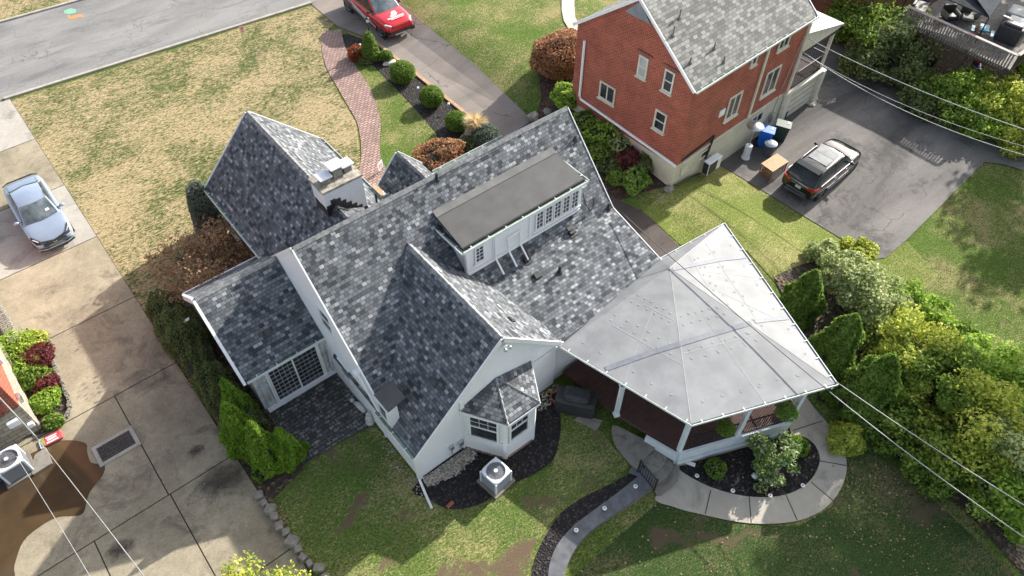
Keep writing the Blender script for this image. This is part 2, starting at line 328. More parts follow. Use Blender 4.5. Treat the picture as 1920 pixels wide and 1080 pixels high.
class MB:
    def __init__(s): s.v = []; s.f = []
    def poly(s, pts):
        b = len(s.v); s.v += [Vector(p) for p in pts]; s.f.append(list(range(b, b+len(pts)))); return s
    def mesh(s, v, f):
        b = len(s.v); s.v += [Vector(p) for p in v]; s.f += [[i+b for i in q] for q in f]; return s
    def box(s, c, d, rz=0, axes=None):
        c = Vector(c); hx, hy, hz = [x/2 for x in d]
        if axes: X, Y, Z = [Vector(a) for a in axes]
        else: X = Vector((math.cos(rz), math.sin(rz), 0)); Y = Vector((-math.sin(rz), math.cos(rz), 0)); Z = Vector((0,0,1))
        v = [c+X*(hx*i)+Y*(hy*j)+Z*(hz*k) for k in (-1,1) for j in (-1,1) for i in (-1,1)]
        return s.mesh(v, [[0,2,3,1],[4,5,7,6],[0,1,5,4],[2,6,7,3],[0,4,6,2],[1,3,7,5]])
    def bar(s, a, b, w, t=None, up=(0,0,1)):
        a = Vector(a); b = Vector(b); X = (b-a); Ln = X.length
        if Ln < 1e-6: return s
        X.normalize(); U = Vector(up)
        if abs(X.dot(U)) > .98: U = Vector((0,1,0)) if abs(X.z) > .9 else Vector((0,0,1))
        Y = U.cross(X).normalized(); Z = X.cross(Y)
        return s.box((a+b)/2, (Ln, w, t or w), axes=(X, Y, Z))
    def prism(s, pts, dvec):
        "closed solid: polygon swept by dvec"
        pts = [Vector(p) for p in pts]; d = Vector(dvec); n = len(pts)
        nn = Vector((0,0,0))
        for i in range(n): nn += pts[i].cross(pts[(i+1) % n])
        if nn.dot(d) > 0: pts = pts[::-1]
        v = pts+[p+d for p in pts]
        f = [list(range(n)), list(range(2*n-1, n-1, -1))]+[[i, n+i, n+(i+1) % n, (i+1) % n] for i in range(n)]
        return s.mesh(v, f)
    def tube(s, pts, r, n=8, caps=True):
        pts = [Vector(p) for p in pts]; rs = r if isinstance(r, (list, tuple)) else [r]*len(pts); v = []
        for i, p in enumerate(pts):
            t = (pts[min(i+1, len(pts)-1)]-pts[max(i-1, 0)]).normalized()
            a = Vector((0,0,1)) if abs(t.z) < .9 else Vector((1,0,0))
            X = t.cross(a).normalized(); Y = t.cross(X)
            v += [p+(X*math.cos(2*PI*k/n)+Y*math.sin(2*PI*k/n))*rs[i] for k in range(n)]
        f = [[i*n+k, i*n+(k+1) % n, (i+1)*n+(k+1) % n, (i+1)*n+k] for i in range(len(pts)-1) for k in range(n)]
        if caps: f += [list(range(n))[::-1], [(len(pts)-1)*n+k for k in range(n)]]
        return s.mesh(v, f)
    def lathe(s, c, prof, n=20, sx=1, sy=1):
        c = Vector(c); v = []
        for r, z in prof: v += [c+Vector((r*sx*math.cos(2*PI*k/n), r*sy*math.sin(2*PI*k/n), z)) for k in range(n)]
        f = [[i*n+k, i*n+(k+1) % n, (i+1)*n+(k+1) % n, (i+1)*n+k] for i in range(len(prof)-1) for k in range(n)]
        f += [list(range(n))[::-1], [(len(prof)-1)*n+k for k in range(n)]]
        return s.mesh(v, f)
    def ball(s, c, rx, ry=None, rz=None, n=2, lump=0, seed=0, flat=None):
        bm = bmesh.new(); bmesh.ops.create_icosphere(bm, subdivisions=n, radius=1)
        c = Vector(c); r_ = random.Random(seed); ph = [r_.uniform(0, 6.28) for _ in range(6)]; v = []
        for q in bm.verts:
            p = q.co; k = 1+lump*(math.sin(3*p.x+ph[0])*math.sin(3.4*p.y+ph[1])+.6*math.sin(5*p.z+4*p.x+ph[2])+.4*math.sin(7*p.y+ph[3]))
            w_ = Vector((p.x*rx*k, p.y*(ry or rx)*k, p.z*(rz or rx)*k))
            if flat is not None: w_.z = max(w_.z, flat)
            v.append(c+w_)
        f = [[x.index for x in q.verts] for q in bm.faces]; bm.free(); return s.mesh(v, f)
    def build(s, name, mat, parent=None, local=False, smooth=False, sub=0, bevel=0, label=None, cat=None, group=None, kind=None, uv=True, origin=None):
        me = bpy.data.meshes.new(name); vs = s.v
        if parent is not None and not local:
            inv = MATS[parent.name].inverted(); vs = [inv @ p for p in vs]
        if parent is None and origin is not None:
            og = Vector(origin); vs = [p-og for p in vs]
        me.from_pydata([tuple(p) for p in vs], [], s.f); me.update()
        if uv: uvmap(me)
        me.materials.append(mat)
        if smooth: me.polygons.foreach_set('use_smooth', [True]*len(me.polygons))
        o = bpy.data.objects.new(name, me); COL.objects.link(o)
        if parent is not None: o.parent = parent; MATS[o.name] = MATS[parent.name]
        else: MATS[o.name] = Matrix.Identity(4)
        if parent is None and origin is not None: o.location = origin
        if bevel:
            b = o.modifiers.new('bevel', 'BEVEL'); b.width = bevel; b.segments = 2; b.limit_method = 'ANGLE'
        if sub: b = o.modifiers.new('sub', 'SUBSURF'); b.levels = sub; b.render_levels = sub
        return props(o, label, cat, group, kind)
def leaf_mesh(name, P, Nn, size, mat, parent=None, aspect=1.6, local=True, jit=.9, **kw):
    n = len(P); P = np.asarray(P, float); Nn = np.asarray(Nn, float)
    Nn = Nn+rng.normal(0, jit, (n,3)); Nn /= np.linalg.norm(Nn, axis=1)[:,None]+1e-9
    a = np.cross(Nn, rng.normal(0, 1, (n,3))); a /= np.linalg.norm(a, axis=1)[:,None]+1e-9; b = np.cross(Nn, a)
    s = size*rng.uniform(.6, 1.35, (n,1)); A = a*s*aspect*.5; B = b*s*.5
    V = np.stack([P-A, P+B*.9, P+A, P-B*.9], 1).reshape(-1,3)
    me = bpy.data.meshes.new(name); me.vertices.add(4*n); me.vertices.foreach_set('co', V.ravel())
    me.loops.add(4*n); me.loops.foreach_set('vertex_index', np.arange(4*n, dtype=np.int32))
    me.polygons.add(n); me.polygons.foreach_set('loop_start', np.arange(0, 4*n, 4, dtype=np.int32)); me.polygons.foreach_set('loop_total', np.full(n, 4, dtype=np.int32))
    me.update(calc_edges=True); me.materials.append(mat)
    o = bpy.data.objects.new(name, me); COL.objects.link(o)
    if parent is not None: o.parent = parent; MATS[o.name] = MATS[parent.name]
    return props(o, **kw)
def shell(n, rx, ry, rz, cz, lump=.12, inner=.75, seed=0, zmin=.03, shape=None):
    "points through the outer part of a lumpy ellipsoid, or of a profile shape(t)->radius"
    r = np.random.default_rng(seed+11); ph = r.uniform(0, 6.28, 6)
    if shape is None:
        d = r.normal(0, 1, (n,3)); d /= np.linalg.norm(d, axis=1)[:,None]
        k = 1+lump*(np.sin(3*d[:,0]+ph[0])*np.sin(3.4*d[:,1]+ph[1])+.6*np.sin(6*d[:,2]+4*d[:,0]+ph[2])+.5*np.sin(9*d[:,1]+5*d[:,0]+ph[3]))
        k *= inner+(1-inner)*r.uniform(0, 1, n)**.5
        P = d*k[:,None]*np.array([rx, ry, rz]); P[:,2] += cz; m = P[:,2] > zmin; return P[m], d[m]
    t = 1-r.uniform(0, 1, n)**.62 if True else 0; t = np.clip(t, 0, 1); th = r.uniform(0, 2*PI, n)
    rad = shape(t)*(1+lump*(np.sin(3*th+ph[0]+5*t)+.7*np.sin(7*th+ph[1]-9*t)+.6*np.sin(13*t+2*th+ph[2])))*(inner+(1-inner)*r.uniform(0, 1, n)**.5)
    P = np.stack([rx*rad*np.cos(th), ry*rad*np.sin(th), zmin+rz*t], 1)
    d = np.stack([np.cos(th), np.sin(th), np.full(n, .5)], 1); return P, d
def bush(name, label, cat, loc, rx, ry, hgt, mat, n=3000, size=.06, lump=.12, seed=0, core=True, group=None, rz=0, squash=.55, aspect=1.5):
    t = thing(name, label, cat, loc, rz, group); cz = hgt*.48; hz = hgt*.52
    P, d = shell(n, rx, ry, hz, cz, lump, .78, seed); leaf_mesh('foliage', P, d, size, mat, t, aspect)
    if core: MB().ball((0,0,cz), rx*.82, ry*.82, hz*.84, 2, lump*.9, seed).build('branches', M['core'], t, local=True, uv=False)
    return t
def conifer(name, label, cat, loc, r, hgt, mat, n=6000, size=.09, seed=0, group=None, blunt=.0, lump=.1, belly=.25):
    t = thing(name, label, cat, loc, 0, group)
    sh = lambda q: np.minimum(1, (1-q)**(.62-blunt*.35)*1.05)*(.78+.22*np.clip(q/belly, 0, 1))
    P, d = shell(n, r, r, hgt, 0, lump, .72, seed, .05, sh); leaf_mesh('foliage', P, d, size, mat, t, 1.8, jit=.7)
    pr = [(r*.74*float(sh(np.array([q]))[0])+.01, q*hgt*.97+.02) for q in np.linspace(0, .985, 12)]
    MB().lathe((0,0,0), pr, 12).build('branches', M['core'], t, local=True, uv=False)
    MB().tube([(0,0,-.1),(0,0,.3),(0,0,hgt*.6)], [.08,.07,.03], 7).build('trunk', M['bark'], t, local=True, uv=False)
    return t
def tree(name, label, cat, loc, hgt, cr, mat, n=9000, size=.16, seed=0, group=None, trunk=.14, nclump=22, zlow=.35, flat=1., dens=1.):
    t = thing(name, label, cat, loc, 0, group); r = random.Random(seed); mb = MB(); Ps = []; Ds = []
    top = Vector((0, 0, hgt*.62)); mb.tube([(0,0,-.1),(.02*hgt,0,hgt*.25),top*.8], [trunk, trunk*.8, trunk*.4], 8)
    g = np.random.default_rng(seed)
    for i in range(nclump):
        a = r.uniform(0, 2*PI); q = r.uniform(.25, 1)**.6; zz = hgt*(zlow+(1-zlow)*r.uniform(.05, .93)); tt = (zz/hgt-zlow)/(1-zlow)
        rr = cr*q*math.sqrt(max(.05, 1-(2*tt-.85)**2*.72)); c = Vector((rr*math.cos(a), rr*math.sin(a), zz))
        s = Vector((0,0, min(zz*.75, hgt*.55))); mb.tube([s, (s+c)/2+Vector((0,0,.05*hgt)), c], [trunk*.35, trunk*.2, trunk*.06], 5, False)
        k = max(10, int(n/nclump)); cs = cr*r.uniform(.26, .44)
        d = g.normal(0, 1, (k,3)); d /= np.linalg.norm(d, axis=1)[:,None]
        P = d*(g.uniform(0, 1, (k,1))**.45)*cs*np.array([1,1,.75*flat])+np.array(c); Ps.append(P); Ds.append(d+np.array([0,0,.4]))
    mb.build('trunk', M['bark'], t, local=True, smooth=True, uv=False)
    P = np.vstack(Ps); D = np.vstack(Ds); m = P[:,2] > .15; leaf_mesh('crown', P[m], D[m], size, mat, t, 1.5)
    return t
def sheet(name, pts, mat, off=.01, kind='structure', step=1.0, thick=0, flatz=None, **kw):
    "ground sheet following the terrain"
    bm = bmesh.new(); vs = [bm.verts.new((p[0], p[1], 0)) for p in pts]; fc = bm.faces.new(vs); fc.normal_update(); bm.normal_update(); bmesh.ops.triangulate(bm, faces=bm.faces[:], ngon_method='EAR_CLIP')
    if flatz is None:
        xs = [p[0] for p in pts]; ys = [p[1] for p in pts]
        for ax, lo, hi in ((0, min(xs), max(xs)), (1, min(ys), max(ys))):
            k = math.ceil(lo/step)*step
            while k < hi:
                co_ = [0,0,0]; co_[ax] = k; no = [0,0,0]; no[ax] = 1
                bmesh.ops.bisect_plane(bm, geom=bm.verts[:]+bm.edges[:]+bm.faces[:], plane_co=co_, plane_no=no); k += step
    bmesh.ops.recalc_face_normals(bm, faces=bm.faces[:])
    for f in bm.faces:
        if f.normal.z < 0: f.normal_flip()
    for v in bm.verts: v.co.z = (h(v.co.x, v.co.y) if flatz is None else flatz)+off
    if thick:
        ret = bmesh.ops.extrude_face_region(bm, geom=bm.faces[:])
        low = [g for g in ret['geom'] if isinstance(g, bmesh.types.BMVert)]
        for v in low: v.co.z -= 0
        for v in bm.verts:
            if v not in low: v.co.z -= thick
        bmesh.ops.recalc_face_normals(bm, faces=bm.faces[:])
    me = bpy.data.meshes.new(name); bm.to_mesh(me); bm.free(); uvmap(me); me.materials.append(mat)
    o = bpy.data.objects.new(name, me); COL.objects.link(o); MATS[o.name] = Matrix.Identity(4)
    return props(o, kind=kind, **kw)
def smoothpoly(pts, n=6, closed=True):
    out = []; m = len(pts)
    for i in range(m if closed else m-1):
        p0, p1, p2, p3 = [Vector(pts[(i+k) % m] if closed else pts[max(0, min(m-1, i+k))]).to_2d() for k in (-1,0,1,2)]
        for j in range(n):
            t = j/n; out.append(.5*((2*p1)+(p2-p0)*t+(2*p0-5*p1+4*p2-p3)*t*t+(3*p1-p0-3*p2+p3)*t**3))
    if not closed: out.append(Vector(pts[-1]).to_2d())
    return out
def gp(L_): return [G(*q) for q in L_]
def inpoly(x, y, poly):
    c = False; n = len(poly)
    for i in range(n):
        a, b = poly[i], poly[i-1]
        if (a[1] > y) != (b[1] > y) and x < (b[0]-a[0])*(y-a[1])/(b[1]-a[1])+a[0]: c = not c
    return c
def scatter(poly, n, seed=0):
    r = random.Random(seed); xs = [p[0] for p in poly]; ys = [p[1] for p in poly]; out = []; k = 0
    while len(out) < n and k < n*30:
        k += 1; x, y = r.uniform(min(xs), max(xs)), r.uniform(min(ys), max(ys))
        if inpoly(x, y, poly): out.append((x, y))
    return out
def copy_tree(o, parent=None):
    c = o.copy(); COL.objects.link(c); c.parent = parent
    for ch in list(o.children): copy_tree(ch, c)
    return c
def window(parent, P0, U, V, w_, h_, cols=1, rows=1, fw=.07, mat=None, pane=None, split=None, depth=.05, name='window', mw=.012, sill=False, bars=(), upper=None):
    P0 = Vector(P0); U = Vector(U).normalized(); V = Vector(V).normalized(); Nn = U.cross(V).normalized(); mb = MB()
    def rect(x0, x1, y0, y1, d0, d1): mb.box(P0+U*((x0+x1)/2)+V*((y0+y1)/2)+Nn*((d0+d1)/2), (x1-x0, y1-y0, d1-d0), axes=(U, V, Nn))
    rect(0, w_, 0, fw, 0, depth); rect(0, w_, h_-fw, h_, 0, depth); rect(0, fw, fw, h_-fw, 0, depth); rect(w_-fw, w_, fw, h_-fw, 0, depth)
    for b in bars: rect(b*w_-fw*.35, b*w_+fw*.35, fw, h_-fw, 0, depth*.9)
    if split: rect(fw, w_-fw, h_*split-.025, h_*split+.025, .002, depth*.85)
    for i in range(1, cols): x = fw+(w_-2*fw)*i/cols; rect(x-mw/2, x+mw/2, fw, h_-fw, .002, depth*.7)
    for j in range(1, rows): y = fw+(h_-2*fw)*j/rows; rect(fw, w_-fw, y-mw/2, y+mw/2, .002, depth*.7)
    if upper:
        y0 = h_*(split or .5)
        for i in range(1, upper[0]): x = fw+(w_-2*fw)*i/upper[0]; rect(x-mw/2, x+mw/2, y0, h_-fw, .002, depth*.5)
        for j in range(1, upper[1]): y = y0+(h_-fw-y0)*j/upper[1]; rect(fw, w_-fw, y-mw/2, y+mw/2, .002, depth*.5)
    if sill: rect(-.05, w_+.05, -.07, 0, 0, depth+.06)
    o = mb.build(name, mat or M['trim'], parent)
    p = MB(); a = P0+Nn*.012
    p.poly([a+U*fw*.9+V*fw*.9, a+U*(w_-fw*.9)+V*fw*.9, a+U*(w_-fw*.9)+V*(h_-fw*.9), a+U*fw*.9+V*(h_-fw*.9)]).build('pane', pane or M['glass'], o)
    return o
def gutter(parent, a, b, wd=.12, side=(0,-1,0), brackets=True, name='gutter'):
    "open half trough from a to b, standing off towards side"
    a = Vector(a); b = Vector(b); s = Vector(side).normalized(); mb = MB(); u = (b-a).normalized(); Ln = (b-a).length
    mb.bar(a+s*wd, b+s*wd, .02, .1); mb.bar(a+s*wd/2+Vector((0,0,-.05)), b+s*wd/2+Vector((0,0,-.05)), wd, .012)
    if brackets:
        k = .4
        while k < Ln: mb.bar(a+u*k+Vector((0,0,.052)), a+u*k+s*wd+Vector((0,0,.052)), .03, .01); k += .8
    o = mb.build(name, M['gutter'], parent)
    MB().bar(a+s*(wd*.5-.005)+Vector((0,0,-.03)), b+s*(wd*.5-.005)+Vector((0,0,-.03)), wd-.03, .02).build('gutter_bed', M['gutter_in'], o)
    return o
def ridgecap(parent, a, b, n1, n2, step=.2, wd=.15):
    "overlapping bent shingles along a ridge; n1, n2 point down either slope"
    a = Vector(a); b = Vector(b); u = (b-a).normalized(); Ln = (b-a).length; k = 0; mb = MB(); n1 = Vector(n1).normalized(); n2 = Vector(n2).normalized(); up = Vector((0,0,1))
    while k < Ln-.02:
        e = min(Ln, k+step*1.02); l0 = .018; l1 = .05
        for nn in (n1, n2):
            p = [a+u*k+up*l0, a+u*e+up*l1, a+u*e+nn*wd+up*(l1-.005), a+u*k+nn*wd+up*(l0-.005)]
            mb.prism(p, -up*.02)
        k += step
    return mb.build('ridge_cap', M['shingle_cap'], parent)
# ================================================================== THE GROUND
def ground_grid():
    xs = list(range(-60, 111)); ys = list(range(-30, 121)); nx = len(xs); v = []; f = []
    fine = MB()
    v = [(x, y, h(x, y)) for y in ys for x in xs]
    f = [[j*nx+i, j*nx+i+1, (j+1)*nx+i+1, (j+1)*nx+i] for j in range(len(ys)-1) for i in range(nx-1)]
    fine.v = [Vector(p) for p in v]; fine.f = f
    far = MB()
    o = fine.build('ground', M['lawn_green'], kind='structure', smooth=True)
    far.poly([(-900,-900,-1.6),(900,-900,-1.6),(900,900,-1.6),(-900,900,-1.6)]).build('far_ground', M['lawn_green'], kind='structure')
ground_grid()
WALLPTS = [G(1224,918,-.02), G(1140,980,-.02), G(1085,1040,-.02), G(1060,1075,-.02), G(1052,1130,-.02)]
# front lawn (dry) between the street, the left driveway and the brick walk
sheet('front_lawn', [(.25,43.5),(18.2,42.1),(18.3,39.4),(16.9,38.6),(15.4,35.8),(14.5,32.5),(14,30),(12.6,27.3),(11.5,23.5),(11.3,21),(3,21),(2.2,24),(.25,24)], M['lawn_dry'], .006)
sheet('verge_grass', [(-60,53.5),(60,50.4),(60,80),(-60,80)], M['lawn_dry'], .01, step=5)
sheet('side_lawn', [(13.2,26.2),(14.4,29.6),(15.9,32.8),(16.9,35.4),(17.5,34.2),(17.2,32),(16.9,29.5),(16.6,27),(15.8,25.3),(13.2,24.2)], M['lawn_green'], .008)
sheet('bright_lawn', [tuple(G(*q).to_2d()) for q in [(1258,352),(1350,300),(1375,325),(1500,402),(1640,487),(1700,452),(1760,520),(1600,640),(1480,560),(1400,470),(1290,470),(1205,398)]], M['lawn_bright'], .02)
sheet('back_lawn', [(.35,9.9),(.35,13.7),(2,14.05),(4.85,13.9),(4.85,10.2),(5.3,8.8),(6.5,8.7),(9,8.3),(10.6,9.9),(11.3,8.2),(11.1,6.5),(9,6.9),(7.6,6.8),(6.4,6.5),(5.9,5.9),(5.6,4),(.2,4)], M['lawn_back'], .008)
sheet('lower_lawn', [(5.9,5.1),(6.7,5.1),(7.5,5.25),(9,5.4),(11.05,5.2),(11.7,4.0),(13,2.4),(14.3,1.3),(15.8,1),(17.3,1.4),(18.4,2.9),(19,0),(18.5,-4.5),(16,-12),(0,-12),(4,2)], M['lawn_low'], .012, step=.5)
# street, curbs
sheet('street', [(-60,48.3),(.0,43.85),(18.7,42.35),(60,39.0),(60,47.8),(6.7,51.9),(2,52.5),(-60,57.2)], M['street'], .02, step=4)
for nm, a, b in (('near_curb', (.0,43.85), (18.3,42.38)), ('near_curb', (22.9,42.0), (60,39.0)), ('far_curb', (-60,57.2), (60,47.8))):
    a = Vector((*a, .05)); b = Vector((*b, .05)); MB().bar(a, b, .2, .13).build(nm, M['curb'], kind='structure')
for q, c in (([(127,28),(134,31),(150,27),(158,29),(157,33),(146,33),(133,37),(127,34)], (.55,.20,.05)), ([(120,21),(132,16),(143,18),(142,25),(130,27),(121,26)], (.16,.38,.25))):
    sheet('painted_utility_mark', [tuple(G(*p).to_2d()) for p in q], plain('utility_paint', c, tuple(x*.8+.06 for x in c), 6, .8, lo=.4, hi=.6), .026)
# left driveway in slabs
sheet('driveway_joint_bed', [(-60,4),(.28,4),(.28,43.7),(-2.1,44.0),(-60,44)], M['joint'], .004, step=8)
ysl = [43.75, 39.28, 34.7, 30.18, 25.58, 21.2, 16.0, 11.6, 7.0, 3]
mb = MB(); mb2 = MB()
for i in range(len(ysl)-1):
    y1, y0 = ysl[i], ysl[i+1]; g = .022
    if y0 > 25: cols = [(-9, .25)] if i else [(-2.2, .25)]
    elif y0 > 21: cols = [(-7.5, .25)]
    else: cols = [(-2.2, .25), (-4.85, -2.2), (-7.5, -4.85), (-10.2, -7.5)]
    if y0 == 16.0: cols = [(-2.25, .25), (-7.5, -2.25)]
    for x0, x1 in cols:
        (mb2 if i in (0, 2) else mb).box(((x0+x1)/2, (y0+y1)/2, -.03), (x1-x0-g*2, y1-y0-g*2, .1))
mb.build('left_driveway', M['conc'], kind='structure'); mb2.build('upper_left_driveway', concrete('pale_driveway_concrete', (.44,.41,.36), (.30,.275,.24), (.17,.155,.14), .25, .38, loc=(4,9,0)), kind='structure')
sheet('puddle', [tuple(p.to_2d()) for p in smoothpoly([G(*q) for q in [(88,838),(120,826),(160,831),(164,848),(172,868),(196,872),(193,892),(168,925),(157,962),(135,968),(110,970),(80,985),(45,1015),(28,1060),(22,1095),(-60,1120),(-60,900),(20,870),(60,850)]], 4)], M['wet'], .0265, flatz=0, label=None)
M['stain'] = stainmat()
for q, s in (((225,1030), .9), ((412,902), 1.7), ((368,845), .6)):
    c = G(*q); st = MB().lathe((0,0,0), [(1,0),(.5,0)], 24).poly([(.5*math.cos(a*PI/12), .5*math.sin(a*PI/12), 0) for a in range(24)])
    o = MB().poly([(math.cos(a*PI/12), math.sin(a*PI/12), 0) for a in range(24)]).build('oil_stain', M['stain'], kind='structure'); o.location = (c.x, c.y, .024); o.scale = (s, s*.75, 1)
# mulch, beds, pavings
sheet('brick_walkway', [tuple(p) for p in smoothpoly([(17.15,39.0),(16.1,37.3),(15.3,35.3),(14.85,33.4),(14.45,31.7),(14.1,30.2),(13.75,29.3),(13.2,28.2),(12.5,27.1),(12.0,26.4),(11.5,24.5)], 4, False)]+[tuple(p) for p in smoothpoly([(12.9,24.5),(13.4,26.6),(14.3,28.1),(15.1,29.3),(15.7,30.7),(16.25,32.2),(16.6,33.8),(17.0,35.6),(17.5,37.1),(18.15,38.5)], 4, False)], M['paver_red'], .03)
sheet('front_driveway', [(18.2,42.5),(18.15,38.9),(19.15,35.9),(19.1,27.4),(19.1,20),(22.0,20),(21.3,24.2),(21.9,30),(22.1,35.8),(22.6,42.1)], M['drive_old'], .035)
mb = MB()
for y0 in range(24, 36): mb.box((19.02, y0+.5, h(19,y0)+.04), (.2, .98, .1))
mb.build('driveway_edging', plain('tan_edging_stone', (.42,.27,.17), (.33,.20,.12), 2, .8), kind='structure')
sheet('driveway_bed', [(17.3,38.3),(18.2,37.8),(18.9,36),(18.9,22),(16,22),(15.3,24.6),(16.8,26.5),(17.2,29.5),(17.45,32.4),(17.6,34),(16.95,35.6)], M['mulch'], .012)
sheet('brick_house_bed', [tuple(G(*q).to_2d()) for q in [(1005,110),(1015,185),(1010,205),(985,240),(1000,300),(1150,380),(1262,348),(1200,290),(1083,190),(1090,100)]], M['mulch_brown'], .04)
sheet('side_path', [(19.5,24),(18.9,21),(18,17),(17.5,10.9),(20.4,11.5),(21.0,13.2),(21.0,15.6),(20.5,17.3),(20.6,20),(21.2,24)], M['path_dark'], .05)
sheet('rear_driveway', [tuple(G(*q).to_2d()) for q in [(1330,300),(1375,325),(1500,402),(1640,487),(1660,484),(1700,450),(1845,305),(1875,308),(1925,322),(1990,300),(1990,250),(1780,165),(1690,140),(1570,60),(1450,60),(1400,200)]], M['drive_rear'], .05)
sheet('entrance_walk', [tuple(G(*q).to_2d()) for q in [(1053,-40),(1053,20),(1057,40),(1066,55),(1090,66),(1110,70),(1110,56),(1088,48),(1079,35),(1077,10),(1077,-40)]], M['conc_light'], .05)
sheet('patio', [(2.0,14.05),(2.0,17.0),(4.95,17.0),(4.95,13.75),(3.6,14.0)], M['paver_patio'], .03)
sheet('bay_mulch_bed', [tuple(p) for p in smoothpoly([(4.9,10.9),(4.75,10.1),(5.2,9.25),(6.15,8.8),(7.0,8.78),(8.2,8.5),(9.15,8.5),(9.9,9.0),(10.4,9.5),(10.75,10.1),(10.4,10.9)], 4)], M['mulch'], .02)
# curved lower walk with its bed
RO = [(11.0,5.75),(10.95,5.15),(11.6,3.95),(12.8,2.45),(14.2,1.4),(15.7,1.08),(17.1,1.48),(17.95,2.45),(18.3,3.8),(18.6,5.2),(18.9,6.6)]
RI = [(17.3,6.2),(17.0,4.6),(16.95,3.7),(17.0,3.0),(16.6,2.35),(15.6,2.05),(14.5,2.28),(13.5,3.05),(12.75,4.1),(12.45,5.3),(12.35,6.2)]
zl = -.45
RO = [G(1226,905,zl), G(1228,938,zl), G(1262,951,zl), G(1300,962,zl), G(1405,982,zl), G(1500,976,zl), G(1560,941,zl), G(1587,880,zl), G(1570,820,zl), G(1528,768,zl), G(1500,730,zl)]
RI = [G(1478,760,zl), G(1482,812,zl), G(1508,820,zl), G(1529,838,zl), G(1536,868,zl), G(1515,905,zl), G(1470,929,zl), G(1405,932,zl), G(1340,917,zl), G(1290,893,zl), G(1262,872,zl)]
ro = smoothpoly([p.to_2d() for p in RO], 5, False); ri = smoothpoly([p.to_2d() for p in RI], 5, False)
sheet('curved_walk', [tuple(p) for p in ro]+[tuple(p) for p in ri], M['conc_walk'], .045, flatz=zl)
mb = MB()
for a, b in (((1227,932),(1270,902)), ((1322,964),(1332,920)), ((1408,981),(1404,932)), ((1494,976),(1473,929)), ((1563,941),(1520,905)), ((1586,874),(1535,865)), ((1542,790),(1487,808))):
    a = G(*a, zl)+Vector((0,0,.048)); b = G(*b, zl)+Vector((0,0,.048)); mb.bar(a, b, .03, .008)
mb.build('walk_joints', M['joint'], kind='structure')
sheet('porch_bed', [tuple(p) for p in ri]+[(13,6.5),(16.5,5)], M['mulch'], .02, flatz=zl)
sheet('right_hedge_bed', [tuple(G(*q).to_2d()) for q in [(1450,520),(1545,700),(1530,750),(1600,775),(1700,880),(1810,960),(1925,1085),(2100,1100),(2100,760),(1920,700),(1700,590),(1640,520),(1560,480)]], M['soil'], .045)
sheet('left_hedge_bed', [(.3,24.4),(1.9,24.6),(2.0,13.9),(.3,13.5)], M['soil'], .012)
sheet('back_gravel', [(4.95,10.5),(5.0,10.9),(7.1,10.85),(7.1,10.45),(6.2,10.25)], M['gravel'], .03)
sheet('top_garden_bed', [tuple(G(*q).to_2d()) for q in [(1560,60),(1600,120),(1700,190),(1800,240),(1925,290),(2050,250),(2050,-150),(1560,-150)]], M['soil'], .012)
# pebbles (too many to count) along the walls
def pebbles(name, poly, n, seed, s0=.02, s1=.05, mat='pebble', z=.03):
    mb = MB(); r = random.Random(seed)
    for x, y in scatter(poly, n, seed):
        s = r.uniform(s0, s1); mb.ball((x, y, h(x,y)+z+s*.3), s*r.uniform(.8,1.5), s, s*.7, 1)
    return mb.build(name, M[mat], kind='stuff', label=None, uv=False)
props(pebbles('gravel', [(4.95,10.45),(5.0,10.88),(7.1,10.8),(7.1,10.3),(6.2,10.15)], 260, 1), 'pale loose gravel strip at the foot of the white rear gable wall', 'gravel')
props(pebbles('gravel_scatter', [(4.5,10.2),(4.85,10.2),(4.87,13.3),(4.3,12.6)], 90, 2, .015, .035), 'scattered white pebbles in the lawn along the left wall of the white house', 'gravel')
props(pebbles('gravel_corner', [(10.0,10.3),(10.0,10.85),(11.4,10.85),(11.4,10.2)], 130, 3), 'pale gravel in the corner between the bay window and the covered grill', 'gravel')
props(pebbles('river_stones', [tuple(G(*q).to_2d()) for q in [(1510,195),(1528,170),(1532,185),(1524,200)]], 60, 4, .06, .14), 'heap of rounded stones beside the garage of the brick house', 'stones')
# fallen leaves
def litter(name, label, polys, seed, size=.07):
    P = []
    for poly, n in polys:
        for x, y in scatter(poly, n, seed): P.append((x, y, h(x,y)+.05))
    P = np.array(P); D = np.tile([0,0,1.], (len(P),1)); leaf_mesh(name, P, D, size, L['litter'], None, 1.3, jit=.35, label=label, cat='leaves', kind='stuff')
litter('fallen_leaves', 'dry fallen leaves scattered over the shaded lower lawn', [([(6,5),(11,5),(13,2),(16,.6),(18.3,2.5),(19,-1),(18,-5),(8,-8)], 420), ([(14,1),(18.4,2.5),(19,-1),(16,-3)], 120), ([tuple(q) for q in ri], 60)], 5)
litter('driveway_leaves', 'brown leaves gathered at the edge of the left driveway', [([(.15,12.2),(.5,12.0),(.6,13.2),(.1,13.6)], 90), ([(.15,19),(.45,19),(.45,22.5),(.1,22.5)], 120), ([(-5,18),(-3,16),(-.5,14),(.2,17)], 25)], 6)
